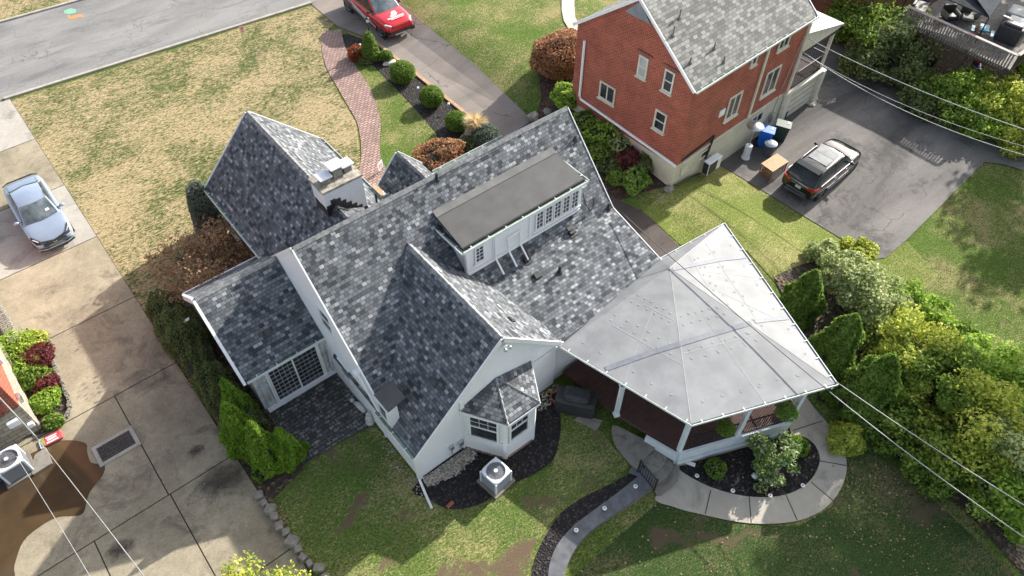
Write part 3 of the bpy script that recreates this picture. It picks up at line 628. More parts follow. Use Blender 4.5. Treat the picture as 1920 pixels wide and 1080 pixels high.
# retaining stones along the driveway
sp = [(487,932),(497,946),(508,958),(516,972),(525,990),(538,1000),(550,1018),(560,1032),(570,1048),(582,1060),(600,1068),(612,1085)]
szs = ['small square', 'flat grey', 'low broad', 'narrow tilted', 'large pale', 'small wedge-shaped', 'big flat-topped', 'rounded', 'square tan', 'little dark', 'long pale', 'last']
for i, (q, nm) in enumerate(zip(sp, szs)):
    p = G(*q); r = random.Random(i); s = r.uniform(.11, .19)*(1.2 if i in (4,6) else .8 if i in (0,5,9) else 1)
    mb = MB(); bm = bmesh.new(); bmesh.ops.create_cube(bm, size=1)
    v = [Vector((q_.co.x*s*2*r.uniform(.75,1.05), q_.co.y*s*2.3*r.uniform(.7,1.05), q_.co.z*.28*r.uniform(.8,1.1))) for q_ in bm.verts]
    a = r.uniform(-.5,.9); v = [Matrix.Rotation(a, 3, 'Z') @ Matrix.Rotation(r.uniform(-.08,.08), 3, 'X') @ x for x in v]
    f = [[w_.index for w_ in q_.verts] for q_ in bm.faces]; bm.free(); mb.mesh([x+Vector((p.x, p.y, .12)) for x in v], f)
    where = 'next to the arborvitae' if i == 0 else 'at the bottom edge of the photo' if i == 11 else f'{["","second","third","fourth","fifth","sixth","seventh","eighth","ninth","tenth","eleventh"][i]} from the arborvitae'
    mb.build('edging_stone', M['stone'], bevel=.035, label=f'{nm} edging stone between driveway and lawn, {where}', cat='stone', group='rough stones edging the left driveway', origin=(p.x, p.y, 0))
# drain grate
t = thing('drain_grate', 'rusty rectangular storm drain grate set in the left driveway', 'drain', (-3.35,18.9,0)); 
c = (G(188,838)+G(242,812)+G(247,835)+G(196,865))/4; t.location = (c.x, c.y, 0); MATS[t.name] = Matrix.Translation((c.x, c.y, 0))
mb = MB()
for (x, y, dx, dy) in ((0,.42,1.5,.14),(0,-.42,1.5,.14),(.68,0,.14,.7),(-.68,0,.14,.7)): mb.box((x,y,.035), (dx,dy,.03))
mb.build('collar', M['curb'], t, local=True)
MB().box((0,0,.012),(1.24,.72,.03)).build('pit', M['black'], t, local=True)
mb = MB()
for i in range(15): mb.box((-.58+i*.083,0,.038), (.03,.68,.02))
for j in range(5): mb.box((0,-.28+j*.14,.04), (1.2,.022,.02))
mb.build('grate', M['rust'], t, local=True)
# raised bed beside the left driveway, low stone wall at left
t = thing('stone_border', 'mossy curved stone border around the planting bed by the left driveway', 'border', (-4.4,23,0))
pts = [G(88,630),(G(96,660)),G(108,700),G(122,730),G(132,760),G(125,785),G(100,808)]; pts = smoothpoly([p.to_2d() for p in pts], 4, False); mb = MB()
for i in range(len(pts)-1): mb.bar((*pts[i], .08), (*pts[i+1], .08), .13+.04*math.sin(i*2.1), .16+.05*math.sin(i*3.3))
mb.build('stones', M['wallstone'], t, bevel=.02)
sheet('neighbour_bed', [tuple(p) for p in pts]+[(-5.9,21.6),(-5.9,27.5),(-4.4,26.8)], M['soil'], .05, flatz=0)
t = thing('low_stone_wall', 'rough sunlit low stone wall at the left edge of the driveway', 'wall', (-5.3,28.2,0))
a = G(-30,540,.3); b = G(28,640,.3); MB().bar(a-Vector((0,0,.2)), b-Vector((0,0,.2)), .45, .5).build('wall', M['wallstone'], t, bevel=.05)
# ================================================================== THE WHITE HOUSE
HS = thing('white_house', 'white sided house with grey shingle roofs, dormer, chimney and rear bay window', 'house', (4.95,10.9,0))
RX0, RX1, RY, RZ = 5.0, 17.3, 17.42, 6.65
def slab(name, pts, mat=None, th=.12, parent=HS, **k):
    return MB().prism(pts, (0,0,-th)).build(name, mat or M['shingle'], parent, **k)
# --- walls
d = .16
wl = MB()
prof = [(12.62,0),(12.62,1.69),(RY,RZ-d),(21.3,2.63),(21.3,0)]
wl.prism([(4.95,y,z) for y, z in prof], (6.5,0,0))
prof = [(11.05,0),(11.05,2.41),(14.3,3.27),(RY,RZ-d-.01),(21.29,2.62),(21.29,0)]
wl.prism([(10.0,y,z) for y, z in prof], (7.15,0,0))
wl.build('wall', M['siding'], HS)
# rear wing
wz = lambda x: 5.45-abs(x-8.65)*.96
w2 = MB(); w2.prism([(4.94,10.95,0),(4.94,10.95,wz(4.94)-.14),(8.65,10.95,5.31),(11.3,10.95,wz(11.3)-.14),(11.3,10.95,0)], (0,3.4,0))
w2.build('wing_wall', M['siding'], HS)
MB().box((6.95,10.92,1.6),(.16,.07,3.2)).box((4.97,10.92,.85),(.14,.07,1.7)).box((4.91,10.98,.85),(.06,.14,1.7)).build('corner_board', M['trim'], HS)
# front gable block and sunroom
fz = lambda x: 5.5-abs(x-7.65)*1.0
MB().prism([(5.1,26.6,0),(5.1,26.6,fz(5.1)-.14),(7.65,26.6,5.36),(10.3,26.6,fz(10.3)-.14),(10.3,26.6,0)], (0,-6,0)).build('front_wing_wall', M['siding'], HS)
SZ = lambda y: 4.5-abs(y-19.5)*.863
MB().prism([(1.98,16.98,0),(1.98,16.98,SZ(16.98)-.13),(1.98,19.5,4.36),(1.98,22,SZ(22)-.13),(1.98,22,0)], (2.98,0,0)).build('sunroom_wall', M['boards'], HS)
# --- roofs
slab('rear_roof', [(RX0,RY,RZ),(RX1,RY,RZ),(RX1,14.3,3.42),(10.9,14.3,3.42),(9,12.6,1.85),(RX0,12.6,1.83)])
slab('rear_roof_kick', [(9,14.32,3.425),(RX1,14.32,3.425),(RX1,10.95,2.545),(9,10.95,2.545)])
slab('front_roof', [(RX0,RY,RZ),(RX1,RY,RZ),(RX1,21.5,2.57),(RX0,21.5,2.57)])
slab('wing_roof', [(8.65,10.85,5.45),(8.65,16.25,5.45),(4.86,16.25,wz(4.86)),(4.86,10.85,wz(4.86))])
slab('wing_roof', [(8.65,10.85,5.45),(8.65,16.25,5.45),(11.45,16.25,wz(11.45)),(11.45,10.85,wz(11.45))])
slab('front_gable_roof', [(7.65,26.78,5.5),(7.65,18.3,5.5),(4.9,18.3,fz(4.9)),(4.9,26.78,fz(4.9))])
slab('front_gable_roof', [(7.65,26.78,5.5),(7.65,18.3,5.5),(10.5,18.3,fz(10.5)),(10.5,26.78,fz(10.5))])
slab('sunroom_roof', [(1.74,19.5,4.5),(4.98,19.5,4.5),(4.98,16.9,SZ(16.9)),(1.74,16.9,SZ(16.9))])
slab('sunroom_roof', [(1.74,19.5,4.5),(4.98,19.5,4.5),(4.98,22.2,SZ(22.2)),(1.74,22.2,SZ(22.2))])
ez = lambda x: 3.75-abs(x-12.15)*1.1
slab('entry_roof', [(12.15,22.5,3.75),(12.15,19.8,3.75),(11.0,19.8,ez(11.0)),(11.0,22.5,ez(11.0))])
slab('entry_roof', [(12.15,22.5,3.75),(12.15,19.8,3.75),(13.3,19.8,ez(13.3)),(13.3,22.5,ez(13.3))])
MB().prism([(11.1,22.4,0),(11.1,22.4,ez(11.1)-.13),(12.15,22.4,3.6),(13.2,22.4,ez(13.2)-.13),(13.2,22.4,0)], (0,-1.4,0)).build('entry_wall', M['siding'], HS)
# rakes and fascias
mb = MB()
def rake(a, b, wd=.05, ht=.2, off=(0,0,0)):
    o = Vector(off); a = Vector(a)+o; b = Vector(b)+o; mb.bar(a-Vector((0,0,ht/2-.015)), b-Vector((0,0,ht/2-.015)), wd, ht)
rake((RX0-.03,RY,RZ),(RX0-.03,12.55,1.78)); rake((RX0-.03,RY,RZ),(RX0-.03,21.5,2.57))
rake((RX1+.03,RY,RZ),(RX1+.03,14.3,3.42),.03,.12); rake((RX1+.03,14.3,3.42),(RX1+.03,10.95,2.545),.03,.12); rake((RX1+.03,RY,RZ),(RX1+.03,21.5,2.57))
rake((8.65,10.82,5.45),(4.86,10.82,wz(4.86)),.05,.17); rake((8.65,10.82,5.45),(11.45,10.82,wz(11.45)),.05,.17)
rake((7.65,26.81,5.5),(4.9,26.81,fz(4.9))); rake((7.65,26.81,5.5),(10.5,26.81,fz(10.5)))
rake((1.71,19.5,4.5),(1.71,16.88,SZ(16.88)),.1,.24); rake((1.71,19.5,4.5),(1.71,22.2,SZ(22.2)),.1,.24)
rake((12.15,22.53,3.75),(11,22.53,ez(11))); rake((12.15,22.53,3.75),(13.3,22.53,ez(13.3)))
mb.bar((RX0,21.52,2.5),(RX1,21.52,2.5),.04,.16); mb.bar((9,10.93,2.45),(11.6,10.93,2.45),.04,.15)
mb.bar((1.7,22.22,2.15),(5,22.22,2.15),.05,.2); mb.bar((4.9,10.83,1.66),(4.9,13.2,1.66),.05,.16)
mb
mb.build('fascia', M['trim'], HS)
# ridge caps
ridgecap(HS, (RX0+.02,RY,RZ), (RX1,RY,RZ), (0,-1,-1), (0,1,-1))
ridgecap(HS, (1.78,19.5,4.5), (4.9,19.5,4.5), (0,-1,-.86), (0,1,-.86))
ridgecap(HS, (8.65,10.9,5.45), (8.65,16.1,5.45), (-1,0,-.96), (1,0,-.96))
ridgecap(HS, (7.65,26.75,5.5), (7.65,20.45,5.5), (-1,0,-1), (1,0,-1))
ridgecap(HS, (12.15,22.45,3.75), (12.15,20.2,3.75), (-1,0,-1.1), (1,0,-1.1), .2, .1)

# gutters
gutter(HS, (1.8,16.9,2.27), (4.93,16.9,2.27)); gutter(HS, (4.86,10.9,1.84), (4.86,13.2,1.84), side=(-1,0,0))
gutter(HS, (4.9,26.75,2.72), (4.9,20.8,2.72), side=(-1,0,0)); gutter(HS, (10.5,26.75,2.62), (10.5,21.6,2.62), side=(1,0,0))
gutter(HS, (10.6,21.5,2.6), (11.0,21.5,2.6), side=(0,1,0), brackets=False); gutter(HS, (13.3,21.5,2.6), (RX1,21.5,2.6), side=(0,1,0))
# downspouts
MB().tube([(4.82,10.86,1.7),(4.84,10.84,1.5),(4.86,10.82,.25),(4.72,10.2,.08),(4.62,9.75,.06)], .045, 4).build('downspout', M['trim'], HS)
MB().box((4.85,14.2,3.12),(.2,.2,.16)).bar((4.86,14.1,3.05),(4.9,13.1,1.75),.07).bar((4.9,13.1,1.75),(4.9,13.05,.15),.07).build('downspout', M['trim'], HS)
MB().bar((4.96,16.85,2.1),(4.86,16.85,.1),.07).build('downspout', M['boards'], HS)
# --- gable windows, left wall (x = 4.95)
def leftwin(y1, z0, wd, ht, x=4.95, **k): return window(HS, (x,y1,z0), (0,-1,0), (0,0,1), wd, ht, **k)
leftwin(16.45, 3.55, .85, 1.15, split=.5, fw=.09); leftwin(16.0, 1.0, .8, .95, split=.5, fw=.08)
leftwin(25.6, .7, .9, 1.2, x=5.1, split=.5); leftwin(23.2, .7, .9, 1.2, x=5.1, split=.5)
for y in (24.5, 25.8, 22.1, 23.4): MB().box((5.07, y, 1.3), (.04, .32, 1.4)).build('shutter', M['black'], HS)
# sunroom sliding door
window(HS, (2.56,16.97,.04), (1,0,0), (0,0,1), 1.02, 2.02, 5, 8, fw=.05, mw=.008, depth=.03, name='sliding_door'); window(HS, (3.54,16.94,.04), (1,0,0), (0,0,1), 1.02, 2.02, 5, 8, fw=.05, mw=.004, depth=.03, name='sliding_door')
MB().box((2.5,16.94,1.05),(.08,.1,2.12)).box((4.6,16.94,1.05),(.08,.1,2.12)).box((3.55,16.93,2.11),(2.2,.11,.08)).box((3.5,16.85,.02),(2.9,.22,.08)).build('door_frame', M['trim'], HS)
mb = MB()
for x in (2.15,2.32,4.72,4.84): mb.box((x,16.96,1.1),(.015,.03,2.1))
mb.box((2.25,16.93,1.35),(.2,.05,.05)); mb.build('batten', M['boards'], HS)
# small window dormer in the rear wing's left eave
sd = slab('small_dormer', [(4.84,13.05,3.13),(4.86,12.2,3.1),(5.55,12.19,3.28),(5.62,13.02,3.3)], M['membrane_dark'], .06)
MB().prism([(4.88,12.28,1.7),(4.88,12.28,3.05),(5.25,12.28,3.12),(5.25,12.28,2.1)], (0,.68,0)).build('cheek', M['trim'], sd)
window(sd, (4.875,12.92,2.05), (0,-1,0), (0,0,1), .6, .9, fw=.06)
# --- long dormer
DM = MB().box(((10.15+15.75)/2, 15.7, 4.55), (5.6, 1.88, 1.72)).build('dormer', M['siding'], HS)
MB().prism([(10.02,14.78,5.46),(15.88,14.78,5.46),(15.83,16.5,5.76),(10.07,16.5,5.76)], (0,0,-.1)).build('dormer_roof', M['membrane_dark'], DM)
MB().box((12.95,14.765,5.38),(5.9,.05,.13)).box((10.01,15.6,5.4),(.05,1.6,.13)).build('drip_edge', M['black_edge'], DM)
MB().prism([(10.05,16.35,5.745),(15.85,16.35,5.745),(15.85,16.62,5.86),(10.05,16.62,5.86)], (0,0,.012)).build('flashing', plain('grey_flashing_membrane', (.15,.148,.142), (.11,.108,.104), 2, .8), DM)
gutter(DM, (9.93,14.72,5.36), (15.98,14.72,5.36), .12); gutter(DM, (9.98,14.62,5.36), (9.98,16.2,5.36), .12, (-1,0,0)); gutter(DM, (15.93,14.62,5.36), (15.93,16.2,5.36), .12, (1,0,0))
mb = MB().box((10.18,14.73,4.6),(.12,.06,1.4)).box((15.72,14.73,4.6),(.12,.06,1.4)).box((13.15,14.73,4.6),(.08,.06,1.3)).box((11.38,14.73,4.6),(.08,.06,1.3)).box((10.12,14.79,4.6),(.06,.12,1.4)).box((12.95,14.71,3.98),(5.6,.08,.1))
mb.build('trim_board', M['trim'], DM)
for i in range(5): window(DM, (13.42+i*.455,14.73,4.22), (1,0,0), (0,0,1), .40, .92, 2, 4, fw=.045, mw=.016)
window(DM, (10.5,14.73,4.33), (1,0,0), (0,0,1), .42, .82, 2, 4, fw=.045, mw=.016)
MB().box((14.55,14.71,5.17),(2.45,.06,.07)).build('window_casing', M['trim'], DM); MB().box((14.55,14.70,4.17),(2.45,.09,.07)).build('window_sill', M['trim'], DM); MB().box((10.7,14.7,4.28),(.55,.07,.06)).build('window_sill', M['trim'], DM)
for x, z in ((11.42,5.2),(12.05,4.75),(12.62,4.75)):
    MB().bar((x,14.68,z),(x,14.66,4.1),.06).bar((x,14.66,4.06),(x+.03,14.2,3.52),.06,.05).build('downspout', M['trim'], DM)
MB().bar((11.95,14.66,4.78),(12.75,14.66,4.8),.05).build('conduit', M['trim'], DM)
MB().box((15.85,14.8,4.9),(.12,.18,.3)).build('cable_box', M['steel'], DM)
MB().tube([(15.9,14.75,4.75),(15.95,14.6,4.2),(16.2,14.5,3.75),(16.45,14.6,3.8),(16.5,14.7,4.15)], .022, 6).build('cable_loop', M['black'], DM)
# --- chimney
CH = MB().box((8.09,19.96,5.15),(1.62,.96,2.2)).build('chimney', M['chimney'], HS)
MB().box((8.09,19.96,6.28),(1.7,1.04,.1)).build('crown', M['cap_stone'], CH)
for x, y, s, hh in ((7.63,19.96,.42,.2),(8.15,20.0,.46,.42),(8.6,20.04,.4,.24)):
    MB().box((x,y,6.33+hh/2),(s*.8,s*.8,hh)).build('flue', M['stone'], CH)
    f = MB().box((x,y,6.33+hh+.09),(s*1.25,s*1.2,.05)).box((x,y,6.33+hh+.05),(s*1.1,s*1.05,.05)).build('flue_cap', M['alum'], CH, bevel=.015)
mb = MB()                                           # stepped black flashing on the face towards the ridge
for i in range(8):
    x0 = 7.28+i*.2025; zr = max(fz(x0+.1), 4.9 if i < 5 else 0)+.02; mb.box((x0+.1,19.47,zr+.06),(.2025,.02,.62))
for i in range(4): mb.box((7.27,19.55+i*.23,fz(7.28)+.16),(.02,.23,.36+.06*(i%2)))
mb.build('stepped_flashing', M['black_edge'], CH)
MB().prism([(7.5,19.46,5.42),(8.75,19.46,4.75),(8.3,18.75,5.3),(7.65,18.6,5.52)], (0,0,-.3)).build('cricket', M['shingle'], CH)
MB().prism([(7.28,19.46,5.17),(7.65,19.2,5.53),(8.95,19.46,4.24),(9.1,19.1,4.1),(7.4,19.1,5.3)], (0,0,.03)).build('black_underlay', M['black_edge'], CH)
# --- roof vents and pipes
zm = lambda y: y-10.77; zk = lambda y: .26*y-.302
def pipe(x, y, z, hh=.35, r=.05):
    o = MB().lathe((x,y,z-.06), [(r*2.2,0),(r*2,.06),(r*1.25,.12),(r*1.2,.16)], 12).lathe((x,y,z), [(r,0),(r,hh)], 12).build('vent_pipe', M['black'], HS, smooth=False)
    return o
pipe(13.4,13.2,zk(13.2),.36,.065); pipe(17.1,14.35,3.5,.26); pipe(17.0,16.5,zm(16.5),.22)
def boxvent(x, y, z, s=.3, sl=.26):
    MB().prism([(x-s/2,y-s*.7,z-s*.7*sl),(x+s/2,y-s*.7,z-s*.7*sl),(x+s/2,y+s*.5,z+s*.5*sl),(x-s/2,y+s*.5,z+s*.5*sl)], (0,0,.02)).prism([(x-s*.4,y-s*.5,z-s*.3*sl+.05),(x+s*.4,y-s*.5,z-s*.3*sl+.05),(x+s*.4,y+s*.3,z+s*.3*sl+.12),(x-s*.4,y+s*.3,z+s*.3*sl+.12)], (0,0,.06)).bar((x-s*.3,y-s*.05,z+.14),(x+s*.3,y-s*.05,z+.14),.16,.03).build('roof_vent', M['black'], HS, bevel=.01)
boxvent(15.0,14.35,3.45,.38); boxvent(12.65,14.35,3.45,.36)
MB().prism([(12.4,13.4,zk(13.4)+.01),(12.68,13.4,zk(13.4)+.01),(12.62,13.66,zk(13.6)+.02),(12.45,13.66,zk(13.6)+.02)], (0,0,.1)).build('roof_vent', M['black'], HS)
def flatvent(x, y, z, n, s=.25):
    n = Vector(n).normalized(); U = Vector((0,1,0)) if abs(n.x) > .1 else Vector((1,0,0)); V = n.cross(U); c = Vector((x,y,z))+n*.03
    MB().box(c, (s,s,.05), axes=(U,V,n)).box(c+n*.03, (s*.7,s*.75,.04), axes=(U,V,n)).build('roof_vent', M['membrane_dark'], HS)
p = G(933,577,4.3); flatvent(9.95,11.95+.0,wz(9.95),(.96,0,1),.24)
p = G(804,731,3.3); flatvent(6.6,p.y,wz(6.6),(-.96,0,1),.26)
p = G(500,617,3.2); flatvent(p.x,p.y,SZ(p.y),(0,-.863,1),.26)
pipe(10.8,17.3,6.5,.3,.05)
MB().bar((9.9,20.7,3.0),(9.9,20.7,3.9),.07).build('vent_pipe', M['black'], HS)
# --- bay window
b0 = [(6.9,10.96),(7.8,9.60),(9.05,9.58),(9.9,10.96)]
BY = MB().prism([(*p,.12) for p in b0], (0,0,2.6)).build('bay_window', M['siding'], HS)
MB().prism([(6.87,10.96,.02),(7.79,9.56,.02),(9.08,9.54,.02),(9.95,10.96,.02)], (0,0,.1)).build('brick_sill', M['paver_red'], BY)
ap = Vector((8.45,10.94,3.2)); ez_ = 2.75; e = [Vector((6.85,10.94,ez_)),Vector((7.78,9.46,ez_)),Vector((9.18,9.44,ez_)),Vector((10.05,10.94,ez_))]
for a, b in ((e[0],e[1]),(e[1],e[2]),(e[2],e[3])): MB().prism([a,b,ap], (0,0,-.08)).build('bay_roof', M['shingle'], BY)
mb = MB()
for a, b in ((e[0],e[1]),(e[1],e[2]),(e[2],e[3])): mb.bar(a-Vector((0,0,.12)), b-Vector((0,0,.12)), .06, .1)
for p in b0[1:3]: mb.box((*p,1.42),(.14,.14,2.5),rz=.6)
mb.box((6.95,10.9,1.42),(.14,.08,2.5)); mb.bar((6.92,10.9,1.1),(7.8,9.57,1.1),.06,.08).bar((7.8,9.57,1.1),(9.05,9.55,1.1),.06,.08); mb.build('bay_trim', M['trim'], BY)
ridgecap(BY, ap, e[1], (-.6,-.2,-.6), (.3,-.5,-.6), .25, .09); ridgecap(BY, ap, e[2], (-.3,-.5,-.6), (.6,-.2,-.6), .25, .09)
u = Vector((.9,-1.36,0)).normalized(); window(BY, Vector((6.9,10.96,1.15))+u*.3+Vector((-.03,-.02,0)), u, (0,0,1), 1.1, 1.45, fw=.07, mw=.012, split=.52, upper=(3,2))
window(BY, (7.93,9.58,1.15), (1,0,0), (0,0,1), .9, 1.45, fw=.07, mw=.012, split=.52, upper=(3,2))
# meters and floodlight on the rear gable
MB().box((6.35,10.88,.75),(.16,.12,.2)).tube([(6.35,10.88,.65),(6.35,10.88,.2)],.02,6).build('meter_box', M['steel'], HS)
MB().box((6.75,10.88,.6),(.18,.12,.26)).tube([(6.75,10.88,.5),(6.75,10.88,.12)],.02,6).build('meter_box', M['steel'], HS)
fl = MB().box((8.75,10.8,4.95),(.14,.1,.1)).build('floodlight', M['trim'], HS); MB().ball((8.68,10.7,4.9),.07).ball((8.86,10.7,4.9),.07).build('lamp', M['steel'], fl, smooth=True)
# ================================================================== THE PORCH
PZ = .5
PH = thing('covered_porch', 'open rear porch with a pale grey hipped membrane roof and white posts', 'porch', (12,6,0))
E_ = [Vector((11.3,10.83,2.66)), G(1297,799,2.62), G(1571,722,2.62), G(1358.5,419,2.62), Vector((17.35,11.5,2.66))]; AP = G(1256,502,3.12)
for p in E_: p.z = 2.62
def inner(p, k): q = p+(AP-p)*k; return q
rf = None
for i in range(5):
    a, b = E_[i], E_[(i+1) % 5]
    if i == 4: a, b = E_[4], E_[0]
    o = MB().prism([inner(a,.012), inner(b,.012), AP], (0,0,-.07)).build('roof_panel', M['membrane'], PH)
mb = MB()
for i in (1,2,3): mb.bar(AP+Vector((0,0,.002)), inner(E_[i],.02)+Vector((0,0,.002)), .04, .006)
UPV = Vector((0,0,.003))
def onpanel(i, s, t): # s along eave, t up
    a, b = E_[i], E_[(i+1) % 5]; e_ = a+(b-a)*s; return e_+(AP-e_)*t+Vector((0,0,.006))
for i, s0, s1, t in ((0,.15,.98,.35),(0,.3,.97,.62),(1,.02,.98,.42),(2,.03,.97,.4),(2,.02,.98,.7)): mb.bar(onpanel(i,s0,t)-UPV, onpanel(i,s1,t)-UPV, .025, .004)
for i, s in ((0,.5),(1,.5),(2,.3),(2,.62)): mb.bar(onpanel(i,s,.02)-UPV, onpanel(i,s,.62)-UPV, .025, .004)
mb.build('membrane_seam', M['seam'], PH)
mb = MB(); r = random.Random(3)
for i in (0,1,1,2):
    for t in (.12,.38,.44,.6,.66):
        for k in range(6):
            p = onpanel(i, (.1+.15*k)+r.uniform(-.01,.01), t+r.uniform(-.008,.008)); mb.lathe(p, [(.05,-.004),(.045,.0015)], 8)
mb.build('fastener_plate', M['membrane'], PH, kind='stuff')
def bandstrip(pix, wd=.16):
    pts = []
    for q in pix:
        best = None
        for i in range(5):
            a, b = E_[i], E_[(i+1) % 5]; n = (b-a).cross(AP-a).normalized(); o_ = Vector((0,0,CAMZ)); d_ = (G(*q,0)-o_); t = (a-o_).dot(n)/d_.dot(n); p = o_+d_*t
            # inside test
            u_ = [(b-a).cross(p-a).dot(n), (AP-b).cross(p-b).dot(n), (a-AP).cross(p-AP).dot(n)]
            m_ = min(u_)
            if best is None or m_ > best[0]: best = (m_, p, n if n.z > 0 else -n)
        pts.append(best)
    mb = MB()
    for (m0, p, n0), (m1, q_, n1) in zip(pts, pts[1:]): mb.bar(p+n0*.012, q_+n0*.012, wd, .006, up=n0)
    mb.build('roof_band', M['band'], PH)  # thin blue-grey strip laid along the roof panels
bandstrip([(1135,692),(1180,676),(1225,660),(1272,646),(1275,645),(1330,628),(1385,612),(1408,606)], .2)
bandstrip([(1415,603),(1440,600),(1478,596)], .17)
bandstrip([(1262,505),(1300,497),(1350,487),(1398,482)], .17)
mb = MB(); u = (E_[0]-AP); mb.bar(Vector((11.5,10.86,2.6)), Vector((17.0,10.86,2.68)), .22, .06); mb.build('black_edge_strip', M['black_edge'], PH)
mb = MB()
for i in range(4):
    a, b = E_[i], E_[(i+1) % 5]; n = Vector((b.y-a.y, a.x-b.x, 0)).normalized()
    if i == 3: continue
for i in (0,1,2,3):
    a, b = E_[i].copy(), E_[(i+1) % 5].copy(); n = Vector(((b-a).y, -(b-a).x, 0)).normalized()
    c_ = (E_[0]+E_[2]+E_[3])/3
    if n.dot(a-c_) < 0: n = -n
    a -= n*.13; b -= n*.13; gutter(PH, a, b, .13, n)
    mb.bar(a-Vector((0,0,.12))-n*.03, b-Vector((0,0,.12))-n*.03, .05, .16)
mb.build('porch_fascia', M['trim'], PH)
cx_ = Vector((15.5,8,0))
F_ = [Vector((11.75,10.9,0)), Vector((11.98,8.35,0)), Vector((12.68,5.72,0)), Vector((16.85,3.98,0)), Vector((19.9,11.0,0)), Vector((17.3,11.0,0))]
fl = MB().prism([(p.x,p.y,PZ) for p in F_], (0,0,-.16)).build('floor', M['paver_deck'], PH)
mb = MB().prism([(*(F_[2]+Vector((-.05,-.08,0))).to_2d(),PZ-.17),(*(F_[3]+Vector((.05,-.05,0))).to_2d(),PZ-.17),(*F_[3].to_2d(),-.46),(*F_[2].to_2d(),-.46)], (0,.12,0))
a, b = F_[2], F_[3]; n = Vector(((b-a).y, -(b-a).x, 0)).normalized(); n = n if n.y < 0 else -n
mb.bar(a+n*.1+Vector((0,0,.28)), b+n*.1+Vector((0,0,.28)), .1, .5); mb.bar(a+n*.16+Vector((0,0,-.12)), b+n*.16+Vector((0,0,-.12)), .12, .1)
a2, b2 = Vector((12.25,6.9,.2)), F_[2]+Vector((-.08,-.05,.2)); mb.bar(a2, b2, .1, .5)
mb.bar(F_[3]+Vector((.1,0,.2)), F_[4]+Vector((.1,0,.2)), .1, .6); mb.build('skirt', M['white_pt'], PH)
MB().bar(a+n*.12+Vector((0,0,-.3)), b+n*.12+Vector((0,0,-.3)), .12, .3).build('foundation', M['conc_walk'], PH)
def post(x, y, z0=PZ, z1=2.55, s=.15): return MB().box((x,y,(z0+z1)/2),(s,s,z1-z0),rz=-.4).box((x,y,z0+.06),(s+.07,s+.07,.12),rz=-.4).box((x,y,z1-.05),(s+.06,s+.06,.1),rz=-.4).build('post', M['white_pt'], PH)
post(11.98,8.2); post(12.72,5.72,-.3); 
for k in (.52, 1.0): p = F_[2]+(F_[3]-F_[2])*k; post(p.x, p.y, PZ if k < 1 else -.4)
p = F_[3]+(F_[4]-F_[3])*.5; post(p.x,p.y); post(19.8,10.7)
def railing(a, b, z0, hh=.85, gap=.1, root=PH, name='railing'):
    a = Vector((*a, z0)); b = Vector((*b, z0)); n_ = int((b-a).length/gap); mb = MB(); up = Vector((0,0,1))
    mb.bar(a+up*hh, b+up*hh, .05, .04); mb.bar(a+up*.1, b+up*.1, .035, .035)
    for k in range(n_+1): q = a+(b-a)*k/max(1, n_); mb.bar(q+up*.1, q+up*hh, .022)
    return mb.build(name, M['black'], root)
for k0, k1 in ((.05,.49),(.55,.97)): a = F_[2]+(F_[3]-F_[2])*k0; b = F_[2]+(F_[3]-F_[2])*k1; railing(a.to_2d(), b.to_2d(), PZ)
for k0, k1 in ((.04,.47),(.53,.97)): a = F_[3]+(F_[4]-F_[3])*k0; b = F_[3]+(F_[4]-F_[3])*k1; railing(a.to_2d(), b.to_2d(), PZ)
MB().box((13.05,5.35,-.33),(.12,.5,.08),rz=.5).build('downspout', M['trim'], PH)
# steps, retaining wall and railing
t = thing('curved_steps', 'three rounded concrete steps with a landing between lawn and lower walk', 'steps', (11.6,6.4,0))
cc = Vector((12.75,6.75))
ld = smoothpoly([G(*q,.1).to_2d() for q in [(1152,797),(1148,815),(1158,840),(1180,866),(1196,878),(1212,855),(1228,836),(1190,815)]], 4)
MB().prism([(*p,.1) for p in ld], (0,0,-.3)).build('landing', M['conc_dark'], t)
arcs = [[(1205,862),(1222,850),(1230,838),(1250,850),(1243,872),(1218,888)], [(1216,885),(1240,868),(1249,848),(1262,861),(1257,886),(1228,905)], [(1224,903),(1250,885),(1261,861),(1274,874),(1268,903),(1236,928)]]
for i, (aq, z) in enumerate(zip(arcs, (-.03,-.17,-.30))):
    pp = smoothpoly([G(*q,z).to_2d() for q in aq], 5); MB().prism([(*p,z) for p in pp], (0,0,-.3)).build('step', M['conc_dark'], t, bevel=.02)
t = thing('retaining_wall', 'curved stacked stone retaining wall with blue slate cap and mulch strip', 'wall', (9,6,0))
zt = .05
oc = smoothpoly([G(*q,zt).to_2d() for q in [(1224,913),(1180,945),(1135,975),(1100,1003),(1072,1040),(1058,1080),(1055,1130)]], 5, False)
ic = smoothpoly([G(*q,zt).to_2d() for q in [(1196,893),(1160,922),(1118,953),(1076,985),(1046,1020),(1030,1060),(1026,1110)]], 5, False)
mb = MB(); mc = MB()
for i in range(len(oc)-1):
    q = [(*oc[i],0),(*oc[i+1],0),(*ic[i+1],0),(*ic[i],0)]
    mb.prism([(x,y,zt-.05) for x,y,_ in q], (0,0,-.6)); mc.prism([(x,y,zt) for x,y,_ in q], (0,0,-.05))
mb.build('wall', M['wallstone'], t); mc.build('cap', M['slate'], t)
q = [G(*p,zt) for p in [(1196,893),(1224,913),(1232,893),(1190,868),(1178,886)]]; MB().prism(q, (0,0,-.06)).build('cap', M['slate'], t)
MB().prism([G(1224,916,zt-.08),G(1232,896,zt-.08),G(1205,890,zt-.08)], (0,0,-.5)).build('wall', M['wallstone'], t)
